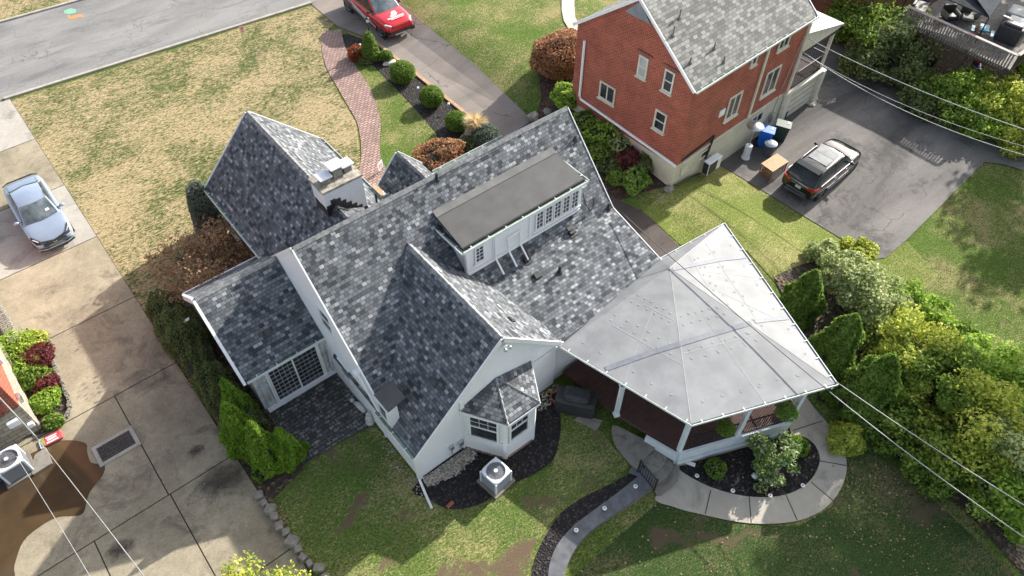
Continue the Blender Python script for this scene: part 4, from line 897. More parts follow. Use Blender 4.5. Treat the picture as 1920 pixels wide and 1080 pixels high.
# mulch strip behind the cap
mi = smoothpoly([G(*q,0).to_2d() for q in [(1182,888),(1140,910),(1090,935),(1050,965),(1020,1010),(1000,1060),(995,1110)]], 5, False)
sheet('planter_mulch', [tuple(p) for p in ic]+[tuple(p) for p in mi[::-1]], M['mulch'], .03, flatz=0)
t = thing('step_railing', 'short black metal railing beside the curved steps', 'railing', (11.2,6.2,.05))
a, b = G(1196,884,.06), G(1226,920,.06); railing(a.to_2d(), b.to_2d(), .06, .8, .1, t, 'balusters')
MB().box((a.x,a.y,.5),(.06,.06,.92)).box((b.x,b.y,.5),(.06,.06,.92)).build('end_posts', M['black'], t)
# ================================================================== THE BRICK HOUSE
BO = Vector((23.4,15.86,0)); BD = Vector((.99874,.05013,0)); BN = Vector((-.05013,.99874,0)); UP = Vector((0,0,1))
def B(s, t, z): return BO+BD*s+BN*t+UP*z
BH = thing('brick_house', 'two storey red brick house with grey shingle roof and cream foundation', 'house', BO)
BL, BW, BE, BR_ = 9.25, 7.05, 5.8, 8.5
MB().prism([B(0,0,1.27),B(0,0,BE-.05),B(0,BW/2,BR_-.15),B(0,BW,BE-.05),B(0,BW,1.27)], BD*BL).build('wall', M['brick'], BH)
MB().prism([B(.04,.04,-1.4),B(BL,.04,-1.4),B(BL,.04,1.28),B(.04,.04,1.28)], BN*(BW-.08)).build('foundation', M['stucco'], BH)
k = (BR_-BE)/(BW/2); ov = .18
for sgn, t0, t1 in ((1,-ov,BW/2),(-1,BW+ov,BW/2)):
    z0 = BE-ov*k+.02; MB().prism([B(-.12,t0,z0),B(BL+.12,t0,z0),B(BL+.12,t1,BR_+.02),B(-.12,t1,BR_+.02)], (0,0,-.1)).build('roof', M['shingle_old'], BH)
for t0 in (-ov, BW+ov): MB().bar(B(-.14,t0,BE-ov*k-.03), B(-.14,BW/2,BR_-.03), .05, .14).build('rake_board', M['trim'], BH); MB().bar(B(BL+.14,t0,BE-ov*k-.03), B(BL+.14,BW/2,BR_-.03), .05, .14).build('rake_board', M['trim'], BH)
gutter(BH, B(-.1,-ov,BE-.14), B(BL+.1,-ov,BE-.14), .12, -BN)
MB().tube([B(-.08,6.45,5.1),B(-.08,6.45,1.95),B(-.08,6.35,1.8),B(-.08,.2,1.42),B(-.08,-.05,1.36)], .07, 6).build('downspout', M['trim'], BH)
MB().box(B(5.72,-.06,3.5), (.14,.08,4.4), axes=(BD,BN,UP)).build('downspout', M['trim_cream'], BH)
MB().box(B(4.6,-.03,1.3), (8.2,.07,.07), axes=(BD,BN,UP)).build('sill_band', M['trim_cream'], BH)
MB().box(B(BL+.02,-.05,2.0), (.16,.1,6.6), axes=(BD,BN,UP)).build('corner_board', M['trim_cream'], BH)
# louvre in the gable top
MB().prism([B(-.03,BW/2-.75,BR_-.95),B(-.03,BW/2,BR_-.2),B(-.03,BW/2+.75,BR_-.95)], -BD*.04).build('gable_louvre', plain('blue_grey_louvre', (.16,.18,.21), (.24,.26,.30), 3, .5), BH)
def bw(y0, y1, z0, z1, **k_):     # on the gable end wall, y0 > y1 so U runs towards -Y
    return window(BH, (23.4-(y0-15.86)*.05-.02, y0, z0), -BN, UP, y0-y1, z1-z0, mat=M['trim_cream'], sill=True, fw=.08, **k_)
bw(18.97,18.42,4.86,5.93,split=.5, pane=M['glass_pale']); bw(17.46,16.9,4.86,5.95,split=.5); bw(21.08,20.05,2.55,3.5,bars=(.5,)); bw(17.56,16.87,2.68,3.74,split=.5)
MB().box(B(-.03,2.83,6.1),(.04,.9,.09),axes=(BD,BN,UP)).build('lintel', M['brick_dark'], BH); MB().box(B(-.03,1.32,6.1),(.04,.9,.09),axes=(BD,BN,UP)).build('lintel', M['brick_dark'], BH)
def bl(s0, s1, z0, z1, **k_): return window(BH, B(s0,-.02,z0), BD, UP, s1-s0, z1-z0, mat=M['trim_cream'], fw=.1, **k_)
bl(3.35,4.4,2.25,3.62,bars=(.5,),sill=True); bl(6.35,7.6,2.2,3.68,bars=(.5,),sill=True); bl(6.6,7.52,4.75,5.55,bars=(.5,),sill=True); bl(4.38,4.86,4.88,5.6,sill=True)
window(BH, B(2.0,.02,.55), BD, UP, .9, .45, mat=M['trim_cream']); window(BH, B(6.3,.02,.35), BD, UP, 1.1, .65, mat=M['trim_cream'], bars=(.5,))
window(BH, B(.6,.02,.35), BD, UP, .7, .5, mat=M['trim_cream'], pane=M['stucco'])
MB().box(B(2.95,-.04,3.0),(.42,.05,.36),axes=(BD,BN,UP)).box(B(2.95,-.07,3.0),(.12,.04,.12),axes=(BD,BN,UP)).build('wall_light', M['trim'], BH)
# roof pipes
def onbrickroof(px, py):
    n = (B(0,0,BE)-B(1,0,BE)).cross(B(0,BW/2,BR_)-B(0,0,BE)).normalized(); o_ = Vector((0,0,CAMZ)); d_ = G(px,py,0)-o_; return o_+d_*((B(0,0,BE+.02)-o_).dot(n)/d_.dot(n))
for q, hh in (((1262,66),.45),((1274,33),.4),((1339,91),.35),((1357,116),.3),((1294,118),.3)):
    p = onbrickroof(*q); o = MB().lathe(p-UP*.1, [(.08,0),(.08,.12),(.04,.18)], 10).build('vent_flashing', M['stone'], BH); MB().lathe(p, [(.035,0),(.035,hh)], 8).build('vent_pipe', M['stone'], o)
# mini split unit with its black line set
AC = MB().box(B(2.78,-.35,.1),(1.05,.36,.75),axes=(BD,BN,UP)).build('wall_unit', M['alum'], BH, bevel=.02)
MB().box(B(2.24,-.35,.1),(.03,.3,.65),axes=(BD,BN,UP)).box(B(2.6,-.545,.1),(.6,.03,.62),axes=(BD,BN,UP)).build('fan_grille', M['black'], AC)
MB().bar(B(2.5,-.06,.4),B(2.75,-.06,1.75),.09).bar(B(2.75,-.06,1.7),B(.35,-.06,1.5),.07).build('line_cover', M['black'], BH)
MB().tube([B(2.3,-.1,-.4),B(1.3,-.1,-.1),B(.1,-.1,.08)],.05,6).build('drain_hose', M['black'], BH)
MB().tube([B(8.1,-.12,-.9),B(8.15,-.12,.3),B(8.3,-.1,1.6),B(8.9,-.1,4.7)],.03,6).box(B(8.3,-.14,.1),(.3,.16,.5),axes=(BD,BN,UP)).build('electric_meter', M['steel'], BH)
# garage wing with covered balcony
GW = MB().prism([B(BL,.02,-1.4),B(12.9,.02,-1.4),B(12.9,.02,1.05),B(BL,.02,1.05)], BN*4.5).build('garage', M['stucco'], BH)
mb = MB().box(B(12.75,-.1,-.1),(.3,.3,2.4),axes=(BD,BN,UP)).box(B(9.6,-.06,-.1),(.5,.16,2.4),axes=(BD,BN,UP)).box(B(11,-.08,1.08),(3.75,.2,.12),axes=(BD,BN,UP)); mb.build('pilaster', M['trim_cream'], GW)
dr = MB().box(B(11.2,.0,-.2),(2.6,.06,2.0),axes=(BD,BN,UP)).build('garage_door', M['trim_cream'], GW)
mb = MB()
for i in range(5): mb.box(B(11.2,-.035,-1.0+i*.4),(2.6,.02,.025),axes=(BD,BN,UP))
mb.build('panel_groove', M['stone'], dr)
MB().prism([B(BL,.1,1.06),B(12.9,.1,1.06),B(12.9,.1,1.16),B(BL,.1,1.16)], BN*4.3).build('balcony_floor', M['wood_deep'], BH)
railing(B(9.4,.12,0).to_2d(), B(12.7,.12,0).to_2d(), 1.15, .85, .11, BH); railing(B(12.8,.2,0).to_2d(), B(12.8,4.3,0).to_2d(), 1.15, .85, .11, BH)
MB().box(B(12.75,.1,2.4),(.15,.15,2.6),axes=(BD,BN,UP)).build('post', M['trim_cream'], BH); MB().box(B(12.75,4.3,2.4),(.15,.15,2.6),axes=(BD,BN,UP)).build('post', M['trim_cream'], BH)
MB().prism([B(BL,-.1,4.72),B(13.2,-.1,3.75),B(13.2,4.7,3.75),B(BL,4.7,4.72)], (0,0,-.1)).build('balcony_roof', plain('pale_rolled_roof', (.55,.53,.48), (.40,.38,.34), 2, .8, .2), BH)
MB().prism([B(BL,-.04,4.62),B(13.1,-.04,3.64),B(12.9,-.04,3.55),B(BL,-.04,3.5)], BN*.08).build('gable_panel', M['trim_cream'], BH)
MB().bar(B(BL,.0,3.45),B(12.9,.0,3.45),.12,.16).build('beam', M['wood_deep'], BH)
t = thing('covered_grill_black', 'round black covered grill under the balcony roof of the brick house', 'grill', B(10.6,1.2,1.16)); t.name = 'covered_grill'; MATS[t.name] = MATS['covered_grill_black']
MB().lathe((0,0,0), [(.3,0),(.36,.4),(.4,.8),(.3,1.05),(.1,1.15)], 14).build('cover', M['cover'], t, local=True, smooth=True); MB().box((0,0,1.17),(.2,.05,.03)).build('handle', M['steel'], t, local=True)
# ================================================================== NEIGHBOUR AT LEFT
t = thing('brick_stone_house', 'corner of a brick and stone house with white gutter at the left edge', 'house', (-6,22,0)); NH = t
cx, cy = -4.85, 21.5
MB().box((cx-5, cy+5, .8), (10, 10, 1.6)).build('stone_wall', brickmat('tan_stone_blocks', (.42,.38,.30), (.30,.27,.215), (.16,.14,.11), .42, .2, .015, .6, .4), t)
MB().box((cx-5.02, cy+5.02, 3.9), (10, 10, 4.6)).build('brick_wall', M['brick'], t)
MB().box((cx-5, cy+5, 6.25), (10.6, 10.6, .12)).build('roof', M['shingle_old'], t)
p = Vector((cx-.15, cy-.09, 1.05)); MB().box(p+Vector((-.35,0,.05)),(.42,.16,.3)).build('floodlight_box', M['trim'], t, bevel=.03)
MB().box(p+Vector((0,0,-.45)),(.2,.14,.2)).build('outlet_box', M['trim'], t, bevel=.02)
MB().box((cx+.05, cy+.5, 1.5),(.12,.3,.3)).build('utility_box', M['steel'], t, bevel=.02); MB().box((cx+.06, cy+2.3, 1.9),(.14,.3,.25)).build('vent_hood', M['trim'], t, bevel=.02)
for i in range(5): pass
MB().box((cx-1.2, cy-.02, 1.66),(1.3,.05,.12)).build('brick_sill', M['brick_dark'], t)
# house and deck at top right
DH = thing('far_brick_house', 'dark red brick house partly hidden behind shrubs at the top right', 'house', (44,21,-1))
c0 = G(1535,28,1.0); MB().prism([(c0.x-1,c0.y+3,-1.2),(60,c0.y+3,-1.2),(60,c0.y+12,-1.2),(c0.x-1,c0.y+12,-1.2)], (0,0,5)).build('wall', M['brick_dark'], DH)
c1 = G(1640,35,1.0); MB().prism([(c1.x,c1.y,-1.2),(62,c1.y,-1.2),(62,c1.y+12,-1.2),(c1.x,c1.y+12,-1.2)], (0,0,4.3)).build('wing_wall', M['brick_dark'], DH)
MB().box(c1+Vector((.8,.3,3.2)),(1.0,.9,.15)).build('window_well_cover', M['trim'], DH)
DZ = 1.7
DK = thing('raised_deck', 'weathered grey raised timber deck with railing at the top right', 'deck', G(1893,135,DZ))
d0 = G(1694,40,DZ); d1 = G(1893,132,DZ); e = (d1-d0).normalized(); m_ = Vector((-e.y,e.x,0)); m_ = m_ if m_.x > 0 else -m_
d2 = d1+m_*11; d3 = d0+m_*11
MB().prism([d0,d1,d2,d3], (0,0,-.12)).build('platform', M['wood_grey'], DK)
mb = MB()
for i in range(60): q = d0+e*(i*.19); 
for i in range(int((d1-d0).length/.14)): q = d0+e*(i*.14+.05); mb.bar(q+UP*.005, q+m_*11+UP*.005, .012, .004)
mb.build('board_gaps', M['wood_deep'], DK)
mb = MB(); Ln = (d1-d0).length
for i in range(int(Ln/.155)): q = d0+e*(i*.155+.05)-m_*.06; mb.box(q+UP*.38,(.085,.03,1.0),axes=(e,m_,UP))
mb.build('pickets', M['wood_grey'], DK)
MB().bar(d0+UP*.93-m_*.05,d1+UP*.93-m_*.05,.2,.05).bar(d1+UP*.93,d1+m_*5+UP*.93,.2,.05).build('top_rail', plain('pale_grey_rail', (.40,.36,.33), (.28,.25,.23), 4, .8), DK)
MB().bar(d0-UP*.1-m_*.02,d1-UP*.1-m_*.02,.06,.3).build('rim_joist', M['wood_deep'], DK)
for f in (.25,.62,.97):
    q = d0+e*Ln*f; MB().box(q+Vector((0,0,-1.4)),(.16,.16,2.9),axes=(e,m_,UP)).build('post', M['wood_deep'], DK)
q = d1+m_*3.2
mb = MB()
for i in range(22): mb.box(d1+m_*(.1+i*.2)+UP*.42,(.03,.09,.9),axes=(e,m_,UP))
mb.build('side_pickets', M['wood_deep'], DK)
# things on the deck
def P_(px, py, z=DZ): return G(px, py, z)
t = thing('deck_canopy', 'large black fabric canopy over the deck at the top edge', 'canopy', P_(1760,10,3.5))
canopy_m = plain('charcoal_canopy_fabric', (.03,.032,.035), (.05,.053,.057), 2, .95, spec=.1)
q = [P_(1712,-30,3.4),P_(1855,32,3.3),P_(1895,-20,3.6),P_(1780,-70,3.9)]; MB().prism(q, (0,0,-.06)).build('fabric', canopy_m, t, bevel=.02)
MB().prism([P_(1790,-60,4.0),P_(1855,32,3.33),P_(1895,-22,3.65)], (0,0,.03)).build('fabric_top', plain('grey_canopy_fabric', (.05,.055,.06), (.09,.10,.11), .8, .9, spec=.1), t)
for qq in (q[0], q[1]): MB().bar(qq, Vector((qq.x,qq.y,DZ)), .06).build('pole', M['black'], t)
t = thing('picnic_table', 'small turquoise plastic picnic table for children on the deck', 'table', P_(1848,60)); p = P_(1846,52,DZ+.5)
MB().box(p,(.75,.5,.05),rz=.4).build('tabletop', plain('turquoise_plastic', (.03,.35,.55), (.03,.28,.46), 3, .4), t, bevel=.02)
for s in (-1, 1): MB().box(p+Vector((-.15*s,.5*s,-.2)),(.7,.2,.04),rz=.4).build('bench', plain('blue_plastic', (.05,.42,.62), None, 3, .4), t, bevel=.02)
mb = MB()
for s in (-1, 1): mb.bar(p+Vector((.25*s,.45,-.2)), p+Vector((.25*s,-.45,-.48)), .03).bar(p+Vector((.25*s,-.45,-.2)), p+Vector((.25*s,.45,-.48)), .03)
mb.build('frame', M['black'], t)
t = thing('toy', 'small red and orange toy beside the turquoise picnic table', 'toy', P_(1826,62)); MB().bar(P_(1822,64,DZ+.05),P_(1832,52,DZ+.3),.2,.15).build('body', plain('red_plastic', (.6,.05,.03), (.6,.22,.03), 5, .4), t, bevel=.03); MB().bar(P_(1820,66,DZ+.03),P_(1824,62,DZ+.1),.25,.08).build('base', plain('blue_toy_plastic', (.03,.08,.4), None, 3, .4), t)
t = thing('covered_grill', 'tall black covered grill standing on the deck near the corner', 'grill', P_(1885,75)); p = P_(1884,78)
MB().box(p+UP*.5,(.6,1.25,1.0),rz=.1).box(p+UP*1.05,(.5,1.0,.2),rz=.1).build('cover', M['cover'], t, bevel=.12); MB().box(p+Vector((.2,.6,1.18)),(.12,.4,.04)).build('handle', M['steel'], t)
def sofa(name, label, px, py, rz, L_=1.4):
    t = thing(name, label, 'chair', P_(px,py), rz); m = M['cover']
    MB().box((0,0,.22),(L_,.75,.3)).build('seat', m, t, local=True, bevel=.05); MB().box((0,.36,.5),(L_,.16,.5)).build('backrest', m, t, local=True, bevel=.04)
    for s in (-1,1): MB().box((s*L_/2,0,.36),(.1,.75,.3)).build('armrest', M['stone'], t, local=True, bevel=.03)
sofa('patio_sofa', 'black patio sofa on the deck under the canopy', 1722, 22, .3, 1.8); sofa('patio_chair', 'black patio chair with pale armrests beside the deck railing', 1778, 36, -.6, .75); sofa('patio_chair', 'black patio chair near the turquoise table, grey cushion on it', 1815, 34, 1.0, .75)
MB().box(P_(1815,32,DZ+.45),(.6,.6,.14),rz=.5).build('seat_cushion', plain('grey_cushion', (.16,.16,.16), (.24,.24,.24), 3, .8), bevel=.05, label='grey cushion lying on the patio chair near the turquoise table', cat='cushion')
t = thing('covered_furniture', 'pale grey covered furniture at the right edge of the deck', 'furniture cover', P_(1912,40)); MB().box(P_(1914,34,DZ+.4),(1.3,1.6,.8),rz=.2).build('cover', plain('silver_cover', (.42,.43,.44), (.25,.26,.27), 1.5, .5, .3), t, bevel=.1); MB().box(P_(1912,40,DZ+.82),(.9,1.1,.06),rz=.2).build('top_flap', plain('white_cover', (.6,.6,.6), (.45,.45,.46), 2, .5), t, bevel=.02)
t = thing('toy_car', 'blue and red ride-on toy under the deck', 'toy', G(1828,133)); p = G(1826,135)
MB().box(p+UP*.25,(.9,.5,.4),rz=.5).build('body', plain('blue_ride_on', (.02,.04,.35), None, 3, .4), t, bevel=.1); MB().ball(p+Vector((.3,.2,.55)),.22).build('roof', plain('red_ride_on', (.45,.03,.03), None, 3, .4), t, smooth=True)
mb = MB(); t = thing('plywood_board', 'tan curved board leaning under the raised deck', 'board', G(1735,120)); MB().prism([G(1735,118),G(1748,128),G(1768,100,DZ-.7),G(1750,85,DZ-.6),G(1736,86,DZ-.9)], (.06,.06,0)).build('board', plain('tan_board', (.22,.17,.09), (.17,.13,.07), 2, .8), t); 
# ================================================================== VEHICLES
def car(label, cat, name, loc, rz, sc, body_st, cab, paintm, Ww, wheels, wr, details, glassm=None, roofm=None):
    t = thing(name, label, cat, loc, rz); t.scale = (sc, sc, sc); MATS[t.name] = MATS[t.name] @ Matrix.Scale(sc, 4)
    g = glassm or CG
    # body: stations (x, zbottom, zbelt, ztop, halfwidth)
    mb = MB(); v = []
    st_ = list(body_st); a_, z_ = st_[0], st_[-1]; st_ = [(a_[0]-.03, a_[1]+.05, a_[2]-.04, a_[3]-.04, a_[4]-.05), a_]+st_[1:-1]+[z_, (z_[0]+.03, z_[1]+.04, z_[2]-.04, z_[3]-.04, z_[4]-.05)]; ns = len(st_)
    for x, zb, zs, zt, w_ in st_:
        w_ *= 1.03; x *= 1.012
        prof = [(0,zt+.015),(w_*.55,zt+.01),(w_*.86,zt-.02),(w_*.97,zs),(w_,zs-.16),(w_*.985,(zs+zb)/2-.06),(w_*.93,zb),(0,zb)]
        v.append([Vector((x, y, z)) for y, z in prof]+[Vector((x, -y, z)) for y, z in prof[1:-1]][::-1])
    n = len(v[0]); verts = [p for s in v for p in s]
    f = [[i*n+k, i*n+(k+1) % n, (i+1)*n+(k+1) % n, (i+1)*n+k] for i in range(ns-1) for k in range(n)]+[list(range(n))[::-1], [(ns-1)*n+k for k in range(n)]]
    mb.mesh(verts, f); body = mb.build('body', paintm, t, local=True, smooth=True, sub=2, uv=False)
    # cabin: rings of (x0 rear, x1 front, halfwidth, z)
    rings = cab['rings']; mb = MB(); v = []
    for x0, x1, w_, z, cr in rings: v += [Vector((x0,-w_,z)),Vector(((x0+x1)/2,-w_*1.01,z+cr*.6)),Vector((x1,-w_,z)),Vector((x1+cab.get('bow',.08),0,z+cr)),Vector((x1,w_,z)),Vector(((x0+x1)/2,w_*1.01,z+cr*.6)),Vector((x0,w_,z)),Vector((x0-cab.get('bowr',.05),0,z+cr))]
    m_ = len(rings); f = [[i*8+k, i*8+(k+1) % 8, (i+1)*8+(k+1) % 8, (i+1)*8+k] for i in range(m_-1) for k in range(8)]
    c = len(v); x0, x1, w_, z, cr = rings[-1]; v.append(Vector(((x0+x1)/2,0,z+cr+.01))); f += [[(m_-1)*8+k, (m_-1)*8+(k+1) % 8, c] for k in range(8)]
    mb.mesh(v, f); mb.build('cabin', roofm or paintm, t, local=True, smooth=True, uv=False, bevel=.03)
    def _unused(pts, name_, off): 
        pts = [Vector(p) for p in pts]; nn = (pts[1]-pts[0]).cross(pts[2]-pts[0]).normalized()
        if nn.dot(off) < 0: nn = -nn
        mb = MB(); mb.prism([p+nn*.03 for p in pts], -nn*.025); return mb.build(name_, g, t, local=True, uv=False, bevel=.01)
    nr = len(rings)
    def at(k):      # k from 0 (belt) to 1 (roof): x_rear, x_front, half width, z, crown
        q = k*(nr-1); i = min(nr-2, int(q)); f_ = q-i; return [rings[i][j]+(rings[i+1][j]-rings[i][j])*f_ for j in range(5)]
    ks = sorted(set([.05, .92]+[i/(nr-1) for i in range(1, nr-1)]))
    bo, br = cab.get('bow',.08), cab.get('bowr',.05)
    def endglass(front, nm):
        v = []; K = 6
        for k in ks:
            x0, x1, w_, z, cr = at(k)
            for i in range(K+1):
                q = -1+2*i/K; x = (x1+bo*(1-abs(q))+.028) if front else (x0-br*(1-abs(q))-.028)
                v.append(Vector((x, w_*.92*q, z+cr*(1-abs(q))+.012)))
        f = [[j*(K+1)+i, j*(K+1)+i+1, (j+1)*(K+1)+i+1, (j+1)*(K+1)+i] for j in range(len(ks)-1) for i in range(K)]
        MB().mesh(v, f).build(nm, g if front else CG, t, local=True, smooth=True, uv=False)
    endglass(True, 'windshield')
    if cab.get('rear', True): endglass(False, 'rear_window')
    lo, hi = at(.06), at(.88)
    xm = (lo[0]+lo[1])/2+cab.get('bpil', 0)
    for s in (-1, 1):
        for side in (0, 1):
            v = []
            for k in [.06]+ks[1:-1]+[.88]:
                x0, x1, w_, z, cr = at(k)
                xa, xb = (x0+.09, xm-.04) if side == 0 else (xm+.04, x1-.07)
                for i in range(4):
                    x = xa+(xb-xa)*i/3; q = 1-abs((x-(x0+x1)/2)/((x1-x0)/2)); v.append(Vector((x, s*(w_*(1+.01*q)+.014), z+cr*.6*q)))
            n_ = len(v)//4; f = [[j*4+i, j*4+i+1, (j+1)*4+i+1, (j+1)*4+i] for j in range(n_-1) for i in range(3)]
            MB().mesh(v, f).build('side_window', CG, t, local=True, uv=False)
    for s in (-1, 1):
        for x in wheels:
            w_ = Ww-.02
            W_ = MB(); nn = 22
            def ring(y0, y1, prof, mbb):
                v = []; 
                for r_, y in prof: v += [Vector((x+r_*math.cos(2*PI*k/nn), s*y, wr+r_*math.sin(2*PI*k/nn))) for k in range(nn)]
                mbb.mesh(v, [[i*nn+k, i*nn+(k+1) % nn, (i+1)*nn+(k+1) % nn, (i+1)*nn+k] for i in range(len(prof)-1) for k in range(nn)])
            ring(0,0,[(wr*.66,w_-.02),(wr*.95,w_),(wr,w_-.03),(wr,w_-.2),(wr*.6,w_-.2)], W_)
            tw = W_.build('wheel', M['tyre'], t, local=True, smooth=True, uv=False)
            rm = MB(); ring(0,0,[(.02,w_-.03),(wr*.2,w_-.03)], rm); ring(0,0,[(wr*.6,w_-.03),(wr*.68,w_-.015),(wr*.68,w_-.1)], rm)
            for k in range(5):
                a = 2*PI*k/5+.3; rm.bar((x+.03*math.cos(a),s*(w_-.04),wr+.03*math.sin(a)), (x+wr*.64*math.cos(a),s*(w_-.03),wr+wr*.64*math.sin(a)), .03, .07)
            rm.build('rim', M['rim'], tw, local=True, uv=False)
            am = MB(); ring(0,0,[(wr*.2,w_-.08),(wr*1.16,w_-.045)], am); am.build('wheel_arch', M['tyre'], t, local=True, uv=False)
            fl_ = MB(); ring(0,0,[(wr*1.13,w_-.06),(wr*1.15,w_+.012),(wr*1.22,w_+.005),(wr*1.24,w_-.06)], fl_); fl_.build('arch_lip', details.get('lip', M['tyre']), t, local=True, smooth=True, uv=False)
        xm = cab['mirror']; mr = MB().ball((xm, s*(Ww+.09), cab['mz']), .09, .13, .085, 2).bar((xm,s*(Ww-.12),cab['mz']-.02),(xm,s*(Ww+.02),cab['mz']-.02),.05)
        mr.build('mirror', details.get('mirror', paintm), t, local=True, smooth=True, uv=False)
    return t
M['tyre'] = plain('black_rubber', (.012,.012,.012), (.02,.02,.02), 6, .8); M['rim'] = plain('alloy', (.35,.36,.37), (.28,.29,.3), 3, .3, metal=.9)
M['lamp'] = plain('headlamp_lens', (.55,.57,.6), (.75,.77,.8), 5, .1, coat=1); M['tail'] = plain('red_tail_lamp', (.42,.01,.008), (.55,.02,.015), 4, .15, coat=1)
M['plate'] = plain('licence_plate', (.55,.55,.52), (.45,.45,.43), 5, .5); M['chrome'] = plain('chrome', (.75,.76,.78), (.7,.7,.72), 3, .12, metal=1)
M['gloss_black'] = paint('gloss_black_trim', (.01,.01,.011), .15, .0)
CG = plain('car_glass', (.015,.02,.023), (.03,.037,.04), 1.5, .12, spec=.3)
CG2 = plain('car_windshield_glass', (.05,.065,.07), (.14,.17,.18), 2.2, .05, spec=1)
silver = paint('silver_blue_paint', (.36,.43,.53), .2, .45, (.33,.40,.50))
sed = [(-2.32,.42,.72,.8,.66),(-2.26,.3,.86,1.0,.80),(-1.9,.2,.93,1.06,.87),(-1.3,.18,.93,1.02,.895),(-.4,.17,.9,.96,.9),(.6,.17,.89,.94,.9),(1.15,.18,.86,.93,.89),(1.75,.2,.78,.86,.87),(2.12,.24,.66,.74,.80),(2.3,.3,.52,.6,.66)]
t = car('silver blue four-door sedan parked on the left driveway', 'car', 'parked_car', (-1.3,32.75,0), R(-90), 1.0, sed,
    dict(rings=[(-1.75,1.05,.77,.92,0),(-1.25,.55,.68,1.24,.02),(-.95,.15,.60,1.39,.035)], bow=.12, bowr=.1, mirror=.72, mz=.98, bpil=-.1), silver, .9, (-1.38,1.33), .33, dict(), CG2)
MB().prism([(2.315,-.5,.62),(2.345,.5,.62),(2.405,.5,.5),(2.405,-.5,.5)], (-.1,0,-.02)).bar((2.205,-.66,.66),(2.385,0,.62),.04,.13).bar((2.205,.66,.66),(2.385,0,.62),.04,.13).build('grille', M['gloss_black'], t, local=True, uv=False)
MB().bar((2.325,-.74,.34),(2.445,-.3,.3),.05,.16).bar((2.325,.74,.34),(2.445,.3,.3),.05,.16).bar((2.455,-.35,.27),(2.455,.35,.27),.05,.09).build('bumper_intake', M['gloss_black'], t, local=True, uv=False)
MB().bar((2.445,-.05,.57),(2.445,-.05,.66),.015,.02).bar((2.445,.05,.57),(2.445,.05,.66),.015,.02).bar((2.445,-.05,.615),(2.445,.05,.615),.015,.02).build('badge', M['chrome'], t, local=True, uv=False)
MB().bar((2.485,-.45,.4),(2.485,.45,.4),.03,.025).bar((2.345,-.8,.42),(2.485,-.45,.4),.03,.03).bar((2.345,.8,.42),(2.485,.45,.4),.03,.03).build('bumper_strip', silver, t, local=True, uv=False)
for s in (-1, 1): MB().prism([(2.22,s*.5,.72),(1.78,s*.8,.86),(1.86,s*.845,.76),(2.2,s*.74,.62),(2.27,s*.52,.62)], (.06,0,.02)).build('headlight', M['gloss_black'], t, local=True, uv=False, bevel=.01)
for s in (-1, 1): MB().bar((2.2,s*.6,.72),(1.98,s*.76,.79),.05,.03).build('headlight_lens', M['lamp'], t, local=True, uv=False)
MB().bar((-2.22,-.55,1.06),(-2.22,.55,1.06),.08,.03).bar((-2.22,-.55,1.06),(-2.1,-.78,1.04),.06,.02).bar((-2.22,.55,1.06),(-2.1,.78,1.04),.06,.02).build('spoiler', M['gloss_black'], t, local=True, uv=False)
for s in (-1, 1): MB().bar((-1.5,s*.62,1.33),(.2,s*.62,1.42),.02,.02).build('roof_trim', M['gloss_black'], t, local=True, uv=False)
MB().prism([(.75,.45,1.16),(.78,.3,1.17),(.86,.3,1.11),(.83,.46,1.1)], (.02,0,.012)).build('sticker', M['trim'], t, local=True, uv=False)
# --- black SUV
blk = paint('black_paint', (.008,.008,.009), .12, .2)
suv = [(-2.4,.5,.8,.95,.80),(-2.36,.36,1.0,1.12,.90),(-2.1,.28,1.08,1.16,.95),(-1.2,.26,1.08,1.12,.965),(0,.26,1.06,1.10,.965),(.9,.26,1.05,1.10,.965),(1.3,.28,1.03,1.12,.96),(1.85,.32,.96,1.08,.94),(2.2,.38,.82,.96,.86),(2.36,.45,.65,.8,.74)]
pr = G(1470,352,-.45); 
t = car('black SUV with panoramic sunroof parked on the rear asphalt driveway', 'car', 'parked_car', (30.95,12.15,-1.0), R(3), 1.0, suv,
    dict(rings=[(-2.28,1.1,.86,1.08,0),(-2.05,.62,.79,1.48,.02),(-1.75,.25,.70,1.70,.03)], bow=.1, bowr=.06, mirror=.72, mz=1.15, bpil=0), blk, .965, (-1.48,1.45), .38, dict(), CG)
MB().prism([(-1.2,-.52,1.742),(.12,-.52,1.742),(.12,.52,1.742),(-1.2,.52,1.742)], (0,0,.012)).build('sunroof', CG2, t, local=True, uv=False, bevel=.01)
MB().bar((-.5,-.5,1.757),(-.5,.5,1.757),.05,.006).build('sunroof_divider', blk, t, local=True, uv=False)
for s in (-1, 1): MB().tube([(-1.6,s*.66,1.70),(-1.4,s*.66,1.77),(-.2,s*.66,1.79),(.1,s*.66,1.73)], .02, 6).build('roof_rail', M['chrome'], t, local=True, uv=False)
MB().prism([(-2.02,-.66,1.70),(-2.02,.66,1.70),(-1.7,.66,1.745),(-1.7,-.66,1.745)], (0,0,.03)).build('spoiler', blk, t, local=True, uv=False, bevel=.01)
for s in (-1, 1):
    MB().bar((-2.43,s*.5,1.02),(-2.36,s*.86,1.02),.05,.16).bar((-2.36,s*.86,1.02),(-2.1,s*.955,1.04),.05,.14).build('tail_light', M['tail'], t, local=True, uv=False, bevel=.01)
    MB().bar((-1.95,s*.955,1.13),(.95,s*.945,1.12),.02,.035).build('window_trim', M['chrome'], t, local=True, uv=False)
    for x in (-.75,.3): MB().bar((x,s*.985,1.0),(x+.2,s*.985,1.0),.03,.04).build('door_handle', M['chrome'], t, local=True, uv=False)
    MB().bar((-1.0,s*.98,.42),(1.0,s*.98,.42),.03,.05).build('side_sill', M['chrome'], t, local=True, uv=False)
